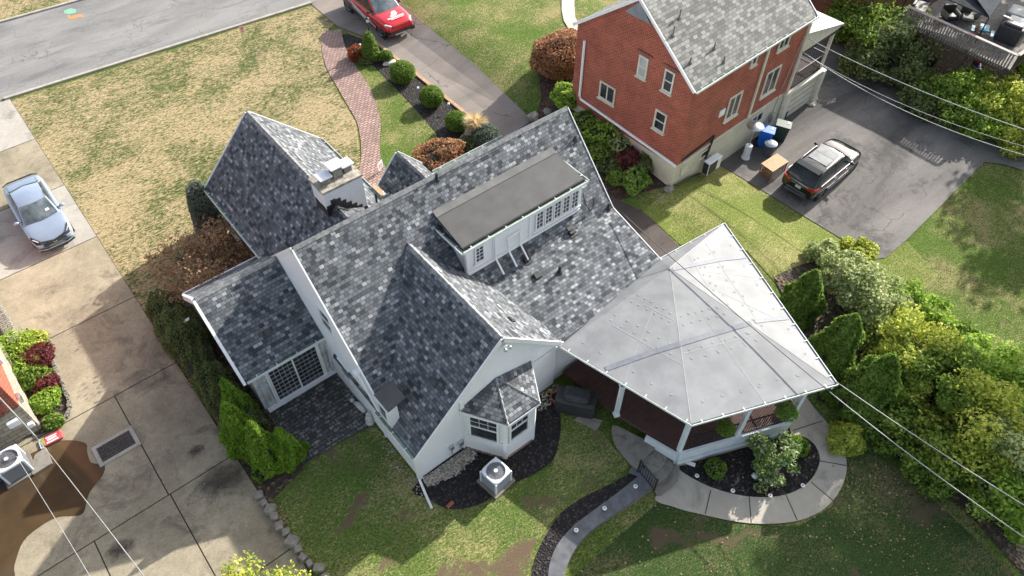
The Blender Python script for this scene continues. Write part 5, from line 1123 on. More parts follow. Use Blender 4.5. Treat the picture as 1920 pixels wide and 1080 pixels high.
MB().bar((-2.45,-.55,.62),(-2.45,.55,.62),.05,.04).bar((-2.45,-.6,.42),(-2.45,.6,.42),.06,.08).build('bumper', M['chrome'], t, local=True, uv=False)
MB().bar((-2.47,-.2,.86),(-2.47,.1,.86),.03,.15).build('licence_plate', M['plate'], t, local=True, uv=False)
MB().bar((-2.47,-.35,.97),(-2.47,.35,.97),.03,.03).build('tailgate_trim', M['chrome'], t, local=True, uv=False)
# --- red pickup
red = paint('red_paint', (.55,.008,.015), .2, .15)
pk = [(-2.68,.6,1.0,1.12,.86),(-2.6,.48,1.05,1.15,.93),(-1.0,.42,1.06,1.14,.945),(0,.42,1.06,1.12,.945),(.9,.42,1.06,1.13,.945),(1.25,.42,1.08,1.18,.945),(1.9,.45,1.05,1.15,.93),(2.35,.5,.95,1.08,.88),(2.6,.5,.7,.95,.78)]
t = car('red pickup truck with white advertising graphics parked at the top of the driveway', 'pickup truck', 'parked_truck', (20.55,38.0,0), R(-90.5), 1.06, pk,
    dict(rings=[(-1.15,1.25,.84,1.1,0),(-1.0,.75,.77,1.5,.02),(-.85,.4,.70,1.74,.03)], bow=.12, bowr=.03, mirror=.85, mz=1.22, bpil=-.1), red, .945, (-1.85,1.75), .40, dict(mirror=M['gloss_black'], lip=M['gloss_black']), CG2)
gw = plain('white_vinyl_graphic', (.75,.75,.75), (.68,.68,.68), 5, .4); gk = plain('black_vinyl_wrap', (.02,.02,.022), (.05,.05,.055), 9, .4)
MB().bar((2.62,-.62,.86),(2.62,.62,.86),.05,.12).bar((2.68,-.8,.56),(2.68,.8,.56),.1,.2).bar((2.45,-.93,.6),(2.68,-.7,.56),.1,.22).bar((2.45,.93,.6),(2.68,.7,.56),.1,.22).build('bumper', M['gloss_black'], t, local=True, uv=False)
MB().bar((2.73,-.5,.5),(2.73,.5,.5),.03,.07).build('skid_plate', M['chrome'], t, local=True, uv=False)
MB().bar((2.60,-.6,.95),(2.60,.6,.95),.04,.05).build('grille_bar', M['gloss_black'], t, local=True, uv=False)
for s in (-1, 1): MB().bar((2.56,s*.62,.93),(2.25,s*.87,.98),.08,.12).build('headlight', M['lamp'], t, local=True, uv=False, bevel=.02)
def patch(mb, pts, z): mb.prism([(x,y,z(x,y)) for x, y in pts], (0,0,.008))
zh = lambda x, y: 1.175-.0-.035*max(0,(x-1.3))**1.6-.03*y*y+.012
mb = MB()
patch(mb, [(1.55,.1),(1.62,-.05),(1.8,-.02),(1.82,.2),(1.68,.27)], zh); patch(mb, [(1.5,.12),(1.58,.3),(1.66,.28),(1.6,.1)], zh); patch(mb, [(1.8,.3),(1.98,.12),(2.0,-.18),(1.93,-.2),(1.8,.0)], zh); patch(mb, [(1.72,-.04),(1.95,-.28),(1.99,-.22),(1.78,.04)], zh)
for i in range(9): patch(mb, [(2.04+.01*i%.02,.52-.12*i),(2.04,.44-.12*i),(2.17,.44-.12*i),(2.17,.52-.12*i)], zh)
for i in range(7): patch(mb, [(2.21,.42-.12*i),(2.21,.34-.12*i),(2.28,.34-.12*i),(2.28,.42-.12*i)], zh)
mb.build('hood_graphic', gw, t, local=True, uv=False)
s = -1
MB().prism([(-2.5,s*.955,.95),(-.2,s*.955,1.0),(1.25,s*.955,.55),(1.2,s*.955,.45),(-1.4,s*.955,.45),(-2.5,s*.955,.6)], (0,s*.006,0)).build('side_wrap', gk, t, local=True, uv=False)
mb = MB(); r = random.Random(4)
mb.bar((-1.3,s*.968,.98),(1.35,s*.968,.5),.006,.045).bar((-1.2,s*.968,.72),(.6,s*.968,.46),.006,.03)
for i in range(16): x = -1.15+i*.13; mb.bar((x,s*.968,.93-.17*(x+1.15)*.9+.02),(x+.07,s*.968,.82-.17*(x+1.15)*.9),.006,.07)
for i in range(14): x = -1.0+i*.12; mb.bar((x,s*.968,.76-.15*(x+1)*.9),(x+.08,s*.968,.75-.15*(x+1)*.9),.006,.05)
mb.ball((-1.55,s*.965,1.0),.14,.01,.12,2); mb.build('side_graphic', gw, t, local=True, uv=False)
MB().box((-1.95,0,1.08),(1.35,1.5,.12)).build('bed_liner', M['tyre'], t, local=True, uv=False)
# ================================================================== PLANTS
def at_px(px, py, hgt):
    g = G(px, py)
    for _ in range(6): q = G(px, py, h(g.x, g.y)+hgt*.5); g = Vector((q.x, q.y, h(q.x, q.y)))
    return g
def pb(name, label, cat, px, py, rx, hgt, mat, n=2500, size=.07, ry=None, seed=0, **k): return bush(name, label, cat, at_px(px, py, hgt), rx, ry or rx, hgt, mat, n, size, seed=seed, **k)
gb = 'clipped boxwood balls along the front driveway'
pb('boxwood_ball', 'smallest clipped green ball shrub, right behind the cone shaped evergreen', 'shrub', 724, 105, .40, .7, L['box'], 1500, .06, group=gb, lump=.04)
pb('boxwood_ball', 'large clipped green ball shrub beside the pale flat rock', 'shrub', 754, 135, .74, 1.15, L['box'], 4200, .065, seed=1, group=gb, lump=.04)
pb('boxwood_ball', 'middle clipped green ball shrub between two others along the driveway bed', 'shrub', 809, 180, .68, 1.1, L['box'], 4000, .065, seed=2, group=gb, lump=.04)
pb('boxwood_ball', 'clipped green ball shrub next to the straw coloured ornamental grass', 'shrub', 857, 227, .64, 1.0, L['box'], 3800, .065, seed=3, group=gb, lump=.04)
conifer('cone_evergreen', 'clipped cone shaped evergreen beside the orange shrub', 'shrub', G(697,110), .62, 1.75, L['arb_dark'], 5500, .055, 4, blunt=.2, lump=.04)
pb('orange_shrub', 'small orange-red shrub at the head of the brick walkway', 'shrub', 667, 99, .52, .75, L['orange'], 1600, .06, seed=5)
pb('low_ground_shrub', 'dark low creeping shrub between orange shrub and cone evergreen', 'shrub', 685, 114, .4, .35, L['yew'], 700, .06, seed=55)
def tuft(name, label, loc, r, hgt, n, mat, seed=0, wd=.035):
    t = thing(name, label, 'ornamental grass', loc); g = np.random.default_rng(seed); V = []; 
    a = g.uniform(0, 2*PI, n); q = g.uniform(0, 1, n)**.7; hh = hgt*g.uniform(.6, 1.05, n)
    c, s = np.cos(a), np.sin(a); b = np.stack([c*q*r*.25, s*q*r*.25, np.zeros(n)], 1); m = np.stack([c*q*r*.6, s*q*r*.6, hh*.7], 1); e = np.stack([c*(q*r+.05), s*(q*r+.05), hh*(1-.25*q)], 1)
    sd = np.stack([-s, c, np.zeros(n)], 1)*wd*.5
    V = np.stack([b-sd, b+sd, m+sd, m-sd, e], 1).reshape(-1,3); mb = MB(); mb.v = [Vector(x) for x in V]
    for i in range(n): k = i*5; mb.f += [[k,k+1,k+2,k+3],[k+3,k+2,k+4]]
    mb.build('blades', mat, t, local=True, uv=False); return t
tuft('feather_grass', 'straw coloured ornamental grass beside the driveway bed', G(893,256), .75, 1.5, 900, L['straw'], 6)
pb('blue_spruce_shrub', 'blue-green rounded evergreen behind the main roof ridge', 'shrub', 910, 254, .75, 1.1, L['spruce'], 4200, .06, seed=7, lump=.05)
pb('bronze_shrub', 'spreading rust brown shrub in front of the entry gable', 'shrub', 820, 290, 1.25, 1.2, L['brown'], 5000, .08, ry=.9, seed=8, lump=.2)
pb('low_shrub', 'small grey-green plant between straw grass and main roof', 'plant', 876, 268, .5, .6, L['yew'], 900, .07, seed=81)
pb('round_barberry', 'big round copper coloured shrub beside the brick house', 'shrub', 1050, 100, 1.75, 2.3, L['brown'], 11000, .085, ry=1.4, seed=9, lump=.06)
pb('lime_shrub', 'bright lime green shrub at the front corner of the brick house', 'shrub', 1063, 180, .85, 1.3, L['lime'], 2600, .12, seed=10, lump=.15)
bp = [(1098,232,.8,1.1,'green','leafy green shrub beside the right end of the main ridge'),(1128,252,.8,1.2,'lime','yellow-green broadleaf plant against the brick house foundation'),(1122,282,.75,.9,'green','mid green plant below the ridge end by the foundation'),(1160,270,.65,1.0,'grey','silvery tipped plant close to the cream foundation'),(1178,300,.75,1.0,'red','dark purple-leaved shrub by the cream foundation'),(1148,310,.7,.7,'yew','dark low plant in the brown mulch'),(1190,336,.75,.9,'fern','feathery pale green fern near the foundation corner'),(1160,330,.6,.7,'green','loose green fern at the edge of the brown mulch'),(1205,310,.5,.9,'yew','dark shrub nearest the foundation corner')]
for i, (x, y, r_, hh, m_, lb) in enumerate(bp): pb('foundation_plant', lb, 'plant', x, y, r_, hh, L[m_], 1100, .12, seed=20+i, group='plants along the brick house foundation', lump=.2, core=i != 6)
# left side of the white house
conifer('yew_column', 'tall rounded dark yew beside the front gable', 'evergreen', (4.55,27.0,0), .75, 3.1, L['spruce'], 9000, .06, 30, blunt=.95, lump=.04, belly=.1)
tree('japanese_maple', 'brown leaved small tree in front of the sunroom and front gable', 'tree', (3.4,23.6,0), 2.9, 2.0, L['maple'], 4200, .09, 31, trunk=.07, nclump=34, zlow=.15)
tree('dry_shrub', 'sparse tan branching shrub on the lawn beside the brown maple', 'shrub', (2.6,26.0,0), 1.4, 1.25, L['maple'], 900, .08, 32, trunk=.03, nclump=16, zlow=.1)
t = thing('clipped_hedge', 'long dark green clipped hedge between left driveway and sunroom', 'hedge', (.95,20,0)); P = []; D = []
g = np.random.default_rng(5); n = 26000; y = g.uniform(15.9,24.1,n); th = g.uniform(0,PI,n); k = .8+.2*g.uniform(0,1,n)**.5
wv = 1+.10*np.sin(y*2.1)+.07*np.sin(y*5.3+1)+.05*np.sin(9*th+y*3); rx = (.72+.1*np.sin(y*.9))*wv*k*np.minimum(1,(24.25-y)*1.6)**.5; hz = 1.25*wv*k
P = np.stack([np.cos(th)*rx-.0, y-20, np.abs(np.sin(th))**.55*hz+.03], 1); D = np.stack([np.cos(th), 0*th, np.sin(th)], 1)
leaf_mesh('foliage', P, D, .055, L['yew'], t, 1.5, jit=.8)
MB().box((0,-.05,.5),(1.1,7.7,1.0)).build('branches', M['core'], t, local=True, uv=False, bevel=.25)
MB().prism([(0,0,0),(.22,.06,0),(.26,.16,.02),(.06,.12,.03)], (0,0,.02)).build('paper_scrap', M['trim'], None, uv=False, label='white scrap of paper lying on top of the clipped hedge', cat='litter', origin=G(345,606,1.3)-Vector((0,0,0))) if False else None
p = G(345,606,1.32); MB().prism([p, p+Vector((.22,.02,0)), p+Vector((.28,.14,.02)), p+Vector((.05,.1,.03))], (0,0,.02)).build('paper_scrap', M['trim'], uv=False, label='white scrap of paper lying on top of the clipped hedge', cat='litter')
ga = 'arborvitae beside the slate patio'
for i, (b, r_, hh, lb) in enumerate((((1.15,17.0),.62,2.95,'arborvitae nearest the sunroom corner, top of it against the roof edge'),((.75,15.95),.72,3.2,'arborvitae touching the clipped hedge, beside the driveway'),((1.1,14.85),.72,3.0,'tallest front arborvitae above the edging stones'),((1.75,14.55),.62,2.2,'shorter arborvitae at the patio corner by the lawn'))):
    conifer('arborvitae', lb, 'evergreen', (*b,0), r_, hh, L['arb'], 9000, .06, 40+i, group=ga, lump=.15, belly=.12, blunt=-.35)
pb('weed_clump', 'small dark weed clump below the arborvitae by the driveway', 'plant', 487, 890, .3, .4, L['green'], 350, .07, seed=49)
# neighbour's bed at the left edge
for i, (x, y, r_, hh, m_, lb) in enumerate(((24,650,.8,.8,'lime','yellow-green plant at the top of the left bed'),(72,668,.6,.7,'red','burgundy leaved shrub in the left bed, the larger one'),(48,690,.6,.6,'lime','lime green plant between the burgundy shrubs'),(66,706,.6,.6,'green','mid green plant in the middle of the left bed'),(86,718,.5,.5,'red','second burgundy shrub further down the left bed'),(86,750,.55,.5,'lime','pale green hosta in the lower left bed'),(100,790,.35,.4,'green','small green plant beside the red bag'),(58,640,.6,.4,'yellow','low yellow-green ground cover at the head of the left bed'))):
    pb('bed_plant', lb, 'plant', x, y, r_, hh, L[m_], 1100, .08, seed=60+i, group='plants in the bed at the left edge', core=False)
# hedge at the right
gr = 'arborvitae row beside the covered porch'
for i, (q, r_, hh, lb) in enumerate((((1490,592),.95,2.9,'arborvitae at the upper side of the porch roof'),((1547,690),1.05,3.5,'middle arborvitae of the row by the porch roof'),((1604,768),1.2,3.7,'broad arborvitae by the lowest corner of the porch roof'),((1580,830),.7,1.2,'low yellowing evergreen at the edge of the curved walk'))):
    conifer('arborvitae', lb, 'evergreen', G(*q), r_, hh, L['arb_dark'] if i < 3 else L['yellow'], 10000 if i < 3 else 2500, .1, 70+i, group=gr, lump=.18, belly=.12, blunt=-.1)
rb = [(1590,525,1.25,2.1,'grey','silvery white-tipped shrub behind the first arborvitae'),(1648,572,1.3,2.0,'grey','silvery shrub behind the middle arborvitae'),(1545,480,.8,1.0,'grey','loose pale shrub at the tip of the asphalt'),(1610,470,.8,.8,'yellow','thin yellow-green brush beside the tip of the asphalt'),(1690,560,1.0,1.3,'lime','bright green shrub at the lawn edge above the hedge'),(1745,590,1.0,1.0,'lime','lower bright green shrub bordering the right lawn'),
(1715,655,1.6,2.5,'yellow','yellow-green bush in the middle of the right hedge'),(1760,720,1.7,2.6,'green','dark green bush in the middle of the right hedge'),(1842,690,1.5,1.9,'lime','lime green bush with feathery top near the right lawn'),(1905,760,1.6,2.1,'lime','bright green bush at the right edge of the photo'),(1820,800,1.9,2.9,'yellow','large yellow bush low in the right hedge'),(1700,800,1.2,1.4,'green','low dark bush beside the broad arborvitae'),
(1760,855,1.3,1.8,'green','dark green bush at the mulch edge of the right hedge'),(1890,860,1.6,2.6,'grey','pale speckled bush near the right edge'),(1900,930,1.3,2.0,'lime','rounded lime bush in the bottom right corner'),(1660,640,.9,1.5,'yew','dark shrub in the gap behind the middle arborvitae'),(1845,870,1.3,2.0,'yellow','yellowing shrub in front of the pale speckled bush'),(1800,640,1.0,.9,'green','low green brush where hedge meets the right lawn'),(1680,730,1.0,2.0,'yellow','yellow-green shrub beside the broad arborvitae')]
for i, (x, y, r_, hh, m_, lb) in enumerate(rb):
    p = at_px(x, y, hh); tree('hedge_shrub', lb, 'shrub', p, hh, r_, L[m_], int(5200*r_), .10, 80+i, group='mixed shrubs of the right hedge', trunk=.05, nclump=26, zlow=.06)
# top right thicket
tb = [(1640,55,2.5,3.2,'green','large dark bush with white flowers beside the brick garage roof'),(1600,30,1.8,2.5,'green','bush right behind the balcony roof'),(1700,70,1.9,3.0,'grey','silvery leaved bush in front of the deck railing'),(1680,120,1.8,2.2,'yew','dark bush above the rear asphalt'),(1620,110,1.5,1.6,'yew','low shaded bush along the rear asphalt'),(1765,165,1.5,1.8,'green','shaded bush below the deck posts'),(1820,170,1.8,2.3,'lime','bright green bush in front of the raised deck'),(1880,200,1.8,2.2,'yellow','yellow-green bush at the right edge near the wires'),(1800,215,1.4,1.4,'green','low green bush along the upper asphalt edge'),(1900,245,1.5,1.5,'yellow','low sunlit bush above the wires at the right edge'),(1730,190,1.2,1.2,'yew','small dark bush at the bend of the asphalt'),(1915,130,.8,2.5,'lime','thin leafy sapling beside the deck corner'),(1850,235,1.2,1.2,'lime','low bright bush at the asphalt edge under the wires')]
for i, (x, y, r_, hh, m_, lb) in enumerate(tb):
    p = at_px(x, y, hh); tree('thicket_bush', lb, 'bush', p, hh, r_, L[m_], int(3600*r_), .13, 120+i, group='bushes between rear asphalt and deck', trunk=.06, nclump=30, zlow=.05)
# porch bed
tree('hydrangea', 'white flowering hydrangea in the porch bed', 'shrub', G(1440,872,-.45), 1.3, .9, L['white_fl'], 3600, .085, 150, trunk=.04, nclump=24, zlow=.15)
pb('small_boxwood', 'small round boxwood at the left of the porch bed', 'shrub', 1342, 878, .4, .6, L['green'], 1300, .05, seed=151, lump=.05)
pb('small_boxwood', 'small bright green boxwood at the right end of the porch bed', 'shrub', 1497, 836, .42, .6, L['arb'], 1300, .05, seed=152, lump=.05)
pb('tiny_shrub', 'tiny pale shrub in the black mulch of the porch bed', 'plant', 1427, 914, .25, .3, L['grey'], 260, .05, seed=153)
def fern(px, py, lb, mat, seed, r_=.34):
    t = thing('hanging_fern', lb, 'hanging plant', G(px,py,1.65), 0, 'hanging ferns on the porch'); g = np.random.default_rng(seed)
    n = 1500; a = np.floor(g.uniform(0,26,n))*2*PI/26+g.normal(0,.05,n); q = g.uniform(0,1,n); rr = q*r_*1.15; z = .22+.22*q-.5*q*q+g.normal(0,.02,n)
    P = np.stack([np.cos(a)*rr, np.sin(a)*rr, z], 1); leaf_mesh('fronds', P, np.tile([0,0,1.],(n,1)), .065, mat, t, 2)
    MB().lathe((0,0,0), [(.1,0),(.15,.2)], 12).build('pot', M['terracotta'], t, local=True, uv=False)
    mb = MB()
    for k in range(3): mb.bar((.13*math.cos(k*2.1),.13*math.sin(k*2.1),.2),(0,0,.85),.01)
    mb.build('hanger', M['black'], t, local=True, uv=False)
fern(1476,772,'bright green hanging fern near the right porch post', L['fern'], 1); fern(1362,803,'shaded hanging fern between corner post and middle post', L['green'], 2, .28)
# yellow crown at the bottom edge, offscreen shade trees
tree('yellow_tree', 'yellow-green tree crown at the bottom edge over the driveway', 'tree', G(515,1262), 3.1, 2.6, L['yellow'], 14000, .085, 160, trunk=.1, nclump=34, zlow=.4)
for i, (x, y, hh, cr) in enumerate(((46,2.2,25,4.4),(45,-5,25,5.0),(44,-12.5,24,5.2),(52,5,11,4.2),(47,-1,9,3.6),(54,-3,12,4.5))):
    tree('shade_tree', 'tall tree beyond the right edge that shades the lawns', 'tree', (x,y,-.6), hh, cr, L['green'], 5200, .30, 170+i, group='tall trees beyond the right edge', trunk=.25, nclump=30, zlow=.62 if hh > 13 else .15)
for i, (x, y, hh, cr) in enumerate(((60,16,11,4),(62,22,12,4.2))):
    tree('shade_tree', 'tall tree behind the raised deck', 'tree', (x,y,-.6), hh, cr, L['green'], 5000, .30, 190+i, group='tall trees behind the deck', trunk=.25, nclump=30, zlow=.4)
# ================================================================== SMALL THINGS
def rock(name, label, px, py, s, mat='stone', seed=0, sy=1.0, hz=.6, **k):
    p = G(px, py); return MB().ball(p+Vector((0,0,s*hz*.5)), s, s*sy, s*hz, 2, .14, seed).build(name, M[mat], smooth=False, uv=False, label=label, cat='rock', origin=p, **k)
rock('flat_rock', 'pale flat rock beside the large boxwood ball', 730, 119, .42, 'conc_light', 1, .6, .35); rock('grey_rock', 'grey rock at the roof edge below the blue-green evergreen', 878, 277, .3, seed=2)
rock('bed_rock', 'tan rock at the tip of the lawn near the main ridge', 1000, 222, .35, seed=3); rock('bed_rock', 'smaller grey rock in the brown mulch right of the ridge', 1026, 211, .25, seed=4)
rock('corner_rock', 'grey rock at the foundation corner of the brick house', 1254, 357, .28, seed=5); rock('lawn_rock', 'small rock in the lawn near the foundation corner', 1238, 373, .13, seed=6)
rock('pale_rock', 'pale round rock beside the hydrangea in the porch bed', 1415, 893, .13, 'light_lens', 7)
def ac(name, label, loc, rz, s=.78, hh=.82):
    t = thing(name, label, 'air conditioner', loc, rz)
    MB().box((0,0,.04),(s+.2,s+.2,.08)).build('pad', M['conc_dark'], t, local=True)
    MB().box((0,0,.08+hh*.45),(s,s,hh*.85)).build('grille', plain('dark_condenser_grille', (.10,.105,.115), (.16,.165,.175), 14, .5), t, local=True, bevel=.06)
    mb = MB()
    for i in range(9): mb.box((0,0,.16+i*hh*.085),(s+.012,s+.012,.012))
    mb.build('louvres', M['steel'], t, local=True, bevel=.01)
    for sx in (-1,1):
        for sy in (-1,1): MB().box((sx*s*.47,sy*s*.47,.08+hh*.45),(.08,.08,hh*.86)).build('corner_panel', M['alum'], t, local=True, bevel=.02)
    top = MB(); n = 40; v = []; z = .08+hh*.9
    def sq(a, r_): c, s_ = math.cos(a), math.sin(a); k = r_/(abs(c)**5+abs(s_)**5)**.2; return (c*k, s_*k)
    for r_, zz, kind in ((s*.52,z-.06,1),(s*.52,z,1),(s*.5,z+.03,1),(s*.44,z+.035,0),(s*.43,z-.04,0)):
        for k in range(n): a = 2*PI*k/n; x, y = sq(a, r_) if kind else (r_*math.cos(a), r_*math.sin(a)); v.append((x,y,zz))
    top.mesh(v, [[j*n+k, j*n+(k+1)%n, (j+1)*n+(k+1)%n, (j+1)*n+k] for j in range(4) for k in range(n)]); top.build('top_cover', M['alum'], t, local=True, smooth=False)
    MB().lathe((0,0,z-.15), [(s*.43,0),(s*.43,.02)], 24).build('fan_well', M['tyre'], t, local=True)
    fb = MB()
    for k in range(3):
        a = k*2.09+.4; fb.prism([(.05*math.cos(a),.05*math.sin(a),z-.06),(s*.36*math.cos(a-.25),s*.36*math.sin(a-.25),z-.08),(s*.37*math.cos(a+.35),s*.37*math.sin(a+.35),z-.03)], (0,0,.012))
    fb.build('fan_blade', M['steel'], t, local=True)
    gm = MB()
    for k in range(1, 9): gm.lathe((0,0,z+.03), [(s*.4*k/8,0),(s*.4*k/8-.005,.006)], 24) if False else None
    for k in range(14): a = PI*k/14; gm.bar((s*.43*math.cos(a),s*.43*math.sin(a),z+.035),(-s*.43*math.cos(a),-s*.43*math.sin(a),z+.035),.006)
    gm.build('wire_guard', M['steel'], t, local=True); MB().lathe((0,0,z+.03), [(.07,0),(.07,.02)], 16).build('hub', M['alum'], t, local=True)
    return t
p = (G(905,875)+G(930,857)+G(953,880)+G(928,920))/4; pc = G(930,903); ac('air_conditioner', 'grey air conditioner unit in the mulch beside the bay window', (pc.x,pc.y,.02), .12)
pc = G(36,882); ac('air_conditioner', 'white topped air conditioner at the left edge beside the stone wall', (pc.x,pc.y,.02), .05, .85, .85)
t = thing('concrete_step', 'low concrete slab beside the left air conditioner', 'step', G(80,875)); MB().prism([G(66,852,.12),G(85,838,.12),G(97,868,.12),G(62,890,.12),G(55,880,.12)], (0,0,-.12)).build('slab', M['conc_dark'], t)
t = thing('blue_bin', 'blue plastic bin half cut by the left edge of the photo', 'bin', G(-2,895)); MB().lathe((0,0,0), [(.22,0),(.27,.6),(.3,.62)], 16).build('body', plain('blue_bin_plastic', (.02,.10,.45), None, 3, .4), t, local=True); MB().lathe((0,0,.6), [(.3,0),(.28,.04)], 16).build('lid', M['tyre'], t, local=True)
# red bag beside the bed
t = thing('red_bag', 'red and white printed bag lying on the driveway by the planting bed', 'bag', G(98,822)); p = G(98,822,.08); u = (G(118,812,.08)-G(78,832,.08)).normalized(); v_ = Vector((-u.y,u.x,0))
MB().ball((0,0,0), 1).build('bag', M['trim'], t, local=True) if False else None
q = MB().box(p,(.72,.42,.1),axes=(u,v_,UP)).build('bag', plain('red_printed_paper', (.42,.03,.04), (.50,.10,.10), 5, .4), t, bevel=.05)
MB().box(p+UP*.054-v_*.14,(.4,.05,.012),axes=(u,v_,UP)).box(p+UP*.054-v_*.02,(.32,.07,.012),axes=(u,v_,UP)).box(p+UP*.054+v_*.08,(.38,.04,.012),axes=(u,v_,UP)).build('lettering', M['trim'], t)
MB().box(p+UP*.054-u*.3,(.1,.36,.012),axes=(u,v_,UP)).build('green_print', plain('green_print', (.05,.20,.05), (.4,.35,.1), 9, .4), t); MB().box(p-u*.4-UP*.02,(.12,.44,.08),axes=(u,v_,UP)).build('bag_end', M['trim'], t, bevel=.03)
# bins, heater, table on the rear driveway
def wheelie(label, px, py, col, rz, lidc=None):
    t = thing('wheelie_bin', label, 'bin', G(px,py), rz); m = plain('bin_plastic', col, tuple(x*.85 for x in col), 3, .45)
    MB().mesh([(-.26,-.3,.06),(.26,-.3,.06),(.26,.28,.06),(-.26,.28,.06),(-.31,-.38,1.0),(.31,-.38,1.0),(.31,.36,1.0),(-.31,.36,1.0)], [[3,2,1,0],[4,5,6,7],[0,1,5,4],[2,3,7,6],[1,2,6,5],[3,0,4,7]]).build('body', m, t, local=True, bevel=.03)
    MB().prism([(-.34,-.42,1.02),(.34,-.42,1.02),(.34,.4,1.06),(-.34,.4,1.06)], (0,0,.05)).build('lid', m, t, local=True, bevel=.03)
    MB().bar((-.3,.44,1.0),(.3,.44,1.0),.04).build('handle', m, t, local=True)
    for s in (-1,1): MB().tube([(s*.27,.32,.12),(s*.34,.32,.12)], .12, 12).build('wheel', M['tyre'], t, local=True)
    MB().box((.15,-.25,1.095),(.22,.1,.008)).build('decal', M['trim'], t, local=True); return t
wheelie('blue wheeled recycling bin beside the dark green bin', 1429, 272, (.01,.14,.60), .5); wheelie('dark green wheeled bin against the garage wall', 1459, 262, (.02,.05,.035), .5)
t = thing('round_bin', 'round grey lidded trash can in front of the blue bin', 'bin', G(1438,291)); m = plain('slate_grey_plastic', (.07,.09,.12), (.05,.065,.09), 3, .5)
MB().lathe((0,0,0), [(.24,0),(.3,.75),(.32,.78)], 20).build('body', m, t, local=True); MB().lathe((0,0,.77), [(.34,0),(.34,.04),(.2,.1),(.05,.12)], 20).build('lid', plain('pale_grey_lid', (.22,.26,.32), (.18,.21,.26), 3, .4), t, local=True)
t = thing('open_black_bin', 'small black open bin lid leaning by the garage door', 'bin', G(1466,228)); MB().prism([(-.3,0,0),(.3,0,0),(.25,.1,.75),(-.25,.1,.75)], (0,.35,0)).build('body', M['cover'], t, local=True, bevel=.03); MB().box((0,-.05,.4),(.4,.03,.5)).build('front_panel', M['tyre'], t, local=True)
t = thing('patio_heater', 'tall steel patio heater with round reflector beside the cream wall', 'heater', G(1397,297))
MB().lathe((0,0,.02), [(.24,0),(.24,.1),(.19,.14),(.19,.85),(.17,.88)], 20).build('gas_cylinder_housing', M['alum'], t, local=True); MB().lathe((0,0,.88), [(.03,0),(.03,.95)], 10).build('pole', M['steel'], t, local=True)
MB().lathe((0,0,1.8), [(.1,0),(.12,.3),(.05,.34)], 12).build('burner', M['steel'], t, local=True); MB().lathe((0,0,2.12), [(.46,0),(.44,.03),(.2,.12),(.06,.15)], 24).build('reflector', M['steel'], t, local=True, smooth=True)
p1, p2, p3, p4 = [G(*q,-.33) for q in ((1427,307),(1457,288),(1479,302),(1449,323))]; c = (p1+p2+p3+p4)/4; u = (p2-p1).normalized(); v_ = (p4-p1).normalized(); Lx = (p2-p1).length; Ly = (p4-p1).length
t = thing('slatted_table', 'light wooden slatted folding table with brown slatted sides', 'table', (c.x,c.y,-1)); mb = MB()
MB().box(c-UP*.03,(Lx,Ly,.02),axes=(u,v_,UP)).build('table_frame', M['wood_dark'], t)
for i in range(9): mb.box(c+v_*(-Ly/2+Ly*(i+.5)/9),(Lx,Ly/9*.8,.03),axes=(u,v_,UP))
mb.build('slatted_top', M['wood'], t)
for s in (-1, 1):
    mb = MB()
    for i in range(7): mb.box(c+u*s*(Lx/2-.04)+v_*(-Ly/2+Ly*(i+.5)/7)-UP*.35,(.03,Ly/7*.65,.62),axes=(u,v_,UP))
    mb.build('slatted_side', M['wood_dark'], t)
mb = MB()
for i in range(5): mb.box(c+v_*(-Ly/2+.03)-UP*(.1+.12*i),(Lx*.55,.02,.07),axes=(u,v_,UP))
mb.build('front_slats', M['wood_dark'], t)
# grill and pots by the porch
t = thing('covered_grill', 'black covered grill standing beside the porch and the white siding', 'grill', G(1083,765)); p = G(1080,752,.55); 
MB().box(p-UP*.1,(1.55,.75,.9),rz=-.92).build('cover_skirt', M['cover'], t, bevel=.12); MB().box(p+UP*.42,(1.0,.66,.35),rz=-.92).build('cover_hood', M['cover'], t, bevel=.15)
t = thing('stepping_slab', 'mossy concrete slab under the covered grill', 'slab', G(1105,790)); MB().prism([G(1077,787,.06),G(1088,776,.06),G(1131,788,.06),G(1119,806,.06)], (0,0,-.1)).build('slab', M['conc_dark'], t)
t = thing('terracotta_pot', 'terracotta pot beside the covered grill', 'pot', G(1042,752)); MB().lathe((0,0,0), [(.14,0),(.21,.3),(.24,.3),(.24,.36),(.19,.36),(.18,.3)], 18).build('pot', M['terracotta'], t, local=True); MB().lathe((0,0,.29), [(.18,0),(.17,.02)], 14).build('soil', M['mulch'], t, local=True)
a = G(838,952,.06); b = G(849,941,.06); MB().tube([a,b], .075, 12, False).tube([a,b], .06, 12, False).build('clay_pipe', M['terracotta'], label='short terracotta pipe lying on the lawn below the black mulch', cat='pipe', origin=(a.x,a.y,0))
def statue(px, py, lb, hh, seed):
    t = thing('garden_statue', lb, 'statue', G(px,py)); MB().lathe((0,0,0), [(.16,0),(.16,.08),(.1,.12),(.13,.2),(.15,.3),(.12,.42),(.06,.5)], 14).build('base', M['statue'], t, local=True, smooth=True)
    MB().ball((0,0,hh-.08), .085, .08, .1, 2).ball((.05,.05,hh-.22), .12, .09, .1, 2).build('figure', M['statue'], t, local=True, smooth=True)
statue(694, 792, 'white garden statue at the corner of the slate patio', .68, 1)
t = thing('garden_ornament', 'long white stone ornament lying against the patio wall', 'ornament', G(676,768)); 
MB().tube([(-.05,.3,.15),(0,.12,.22),(.02,-.05,.2),(.05,-.3,.16)], [.07,.11,.12,.08], 10).build('body', M['statue'], t, local=True, smooth=True); MB().ball((-.08,.42,.22), .09).build('head', M['statue'], t, local=True, smooth=True)
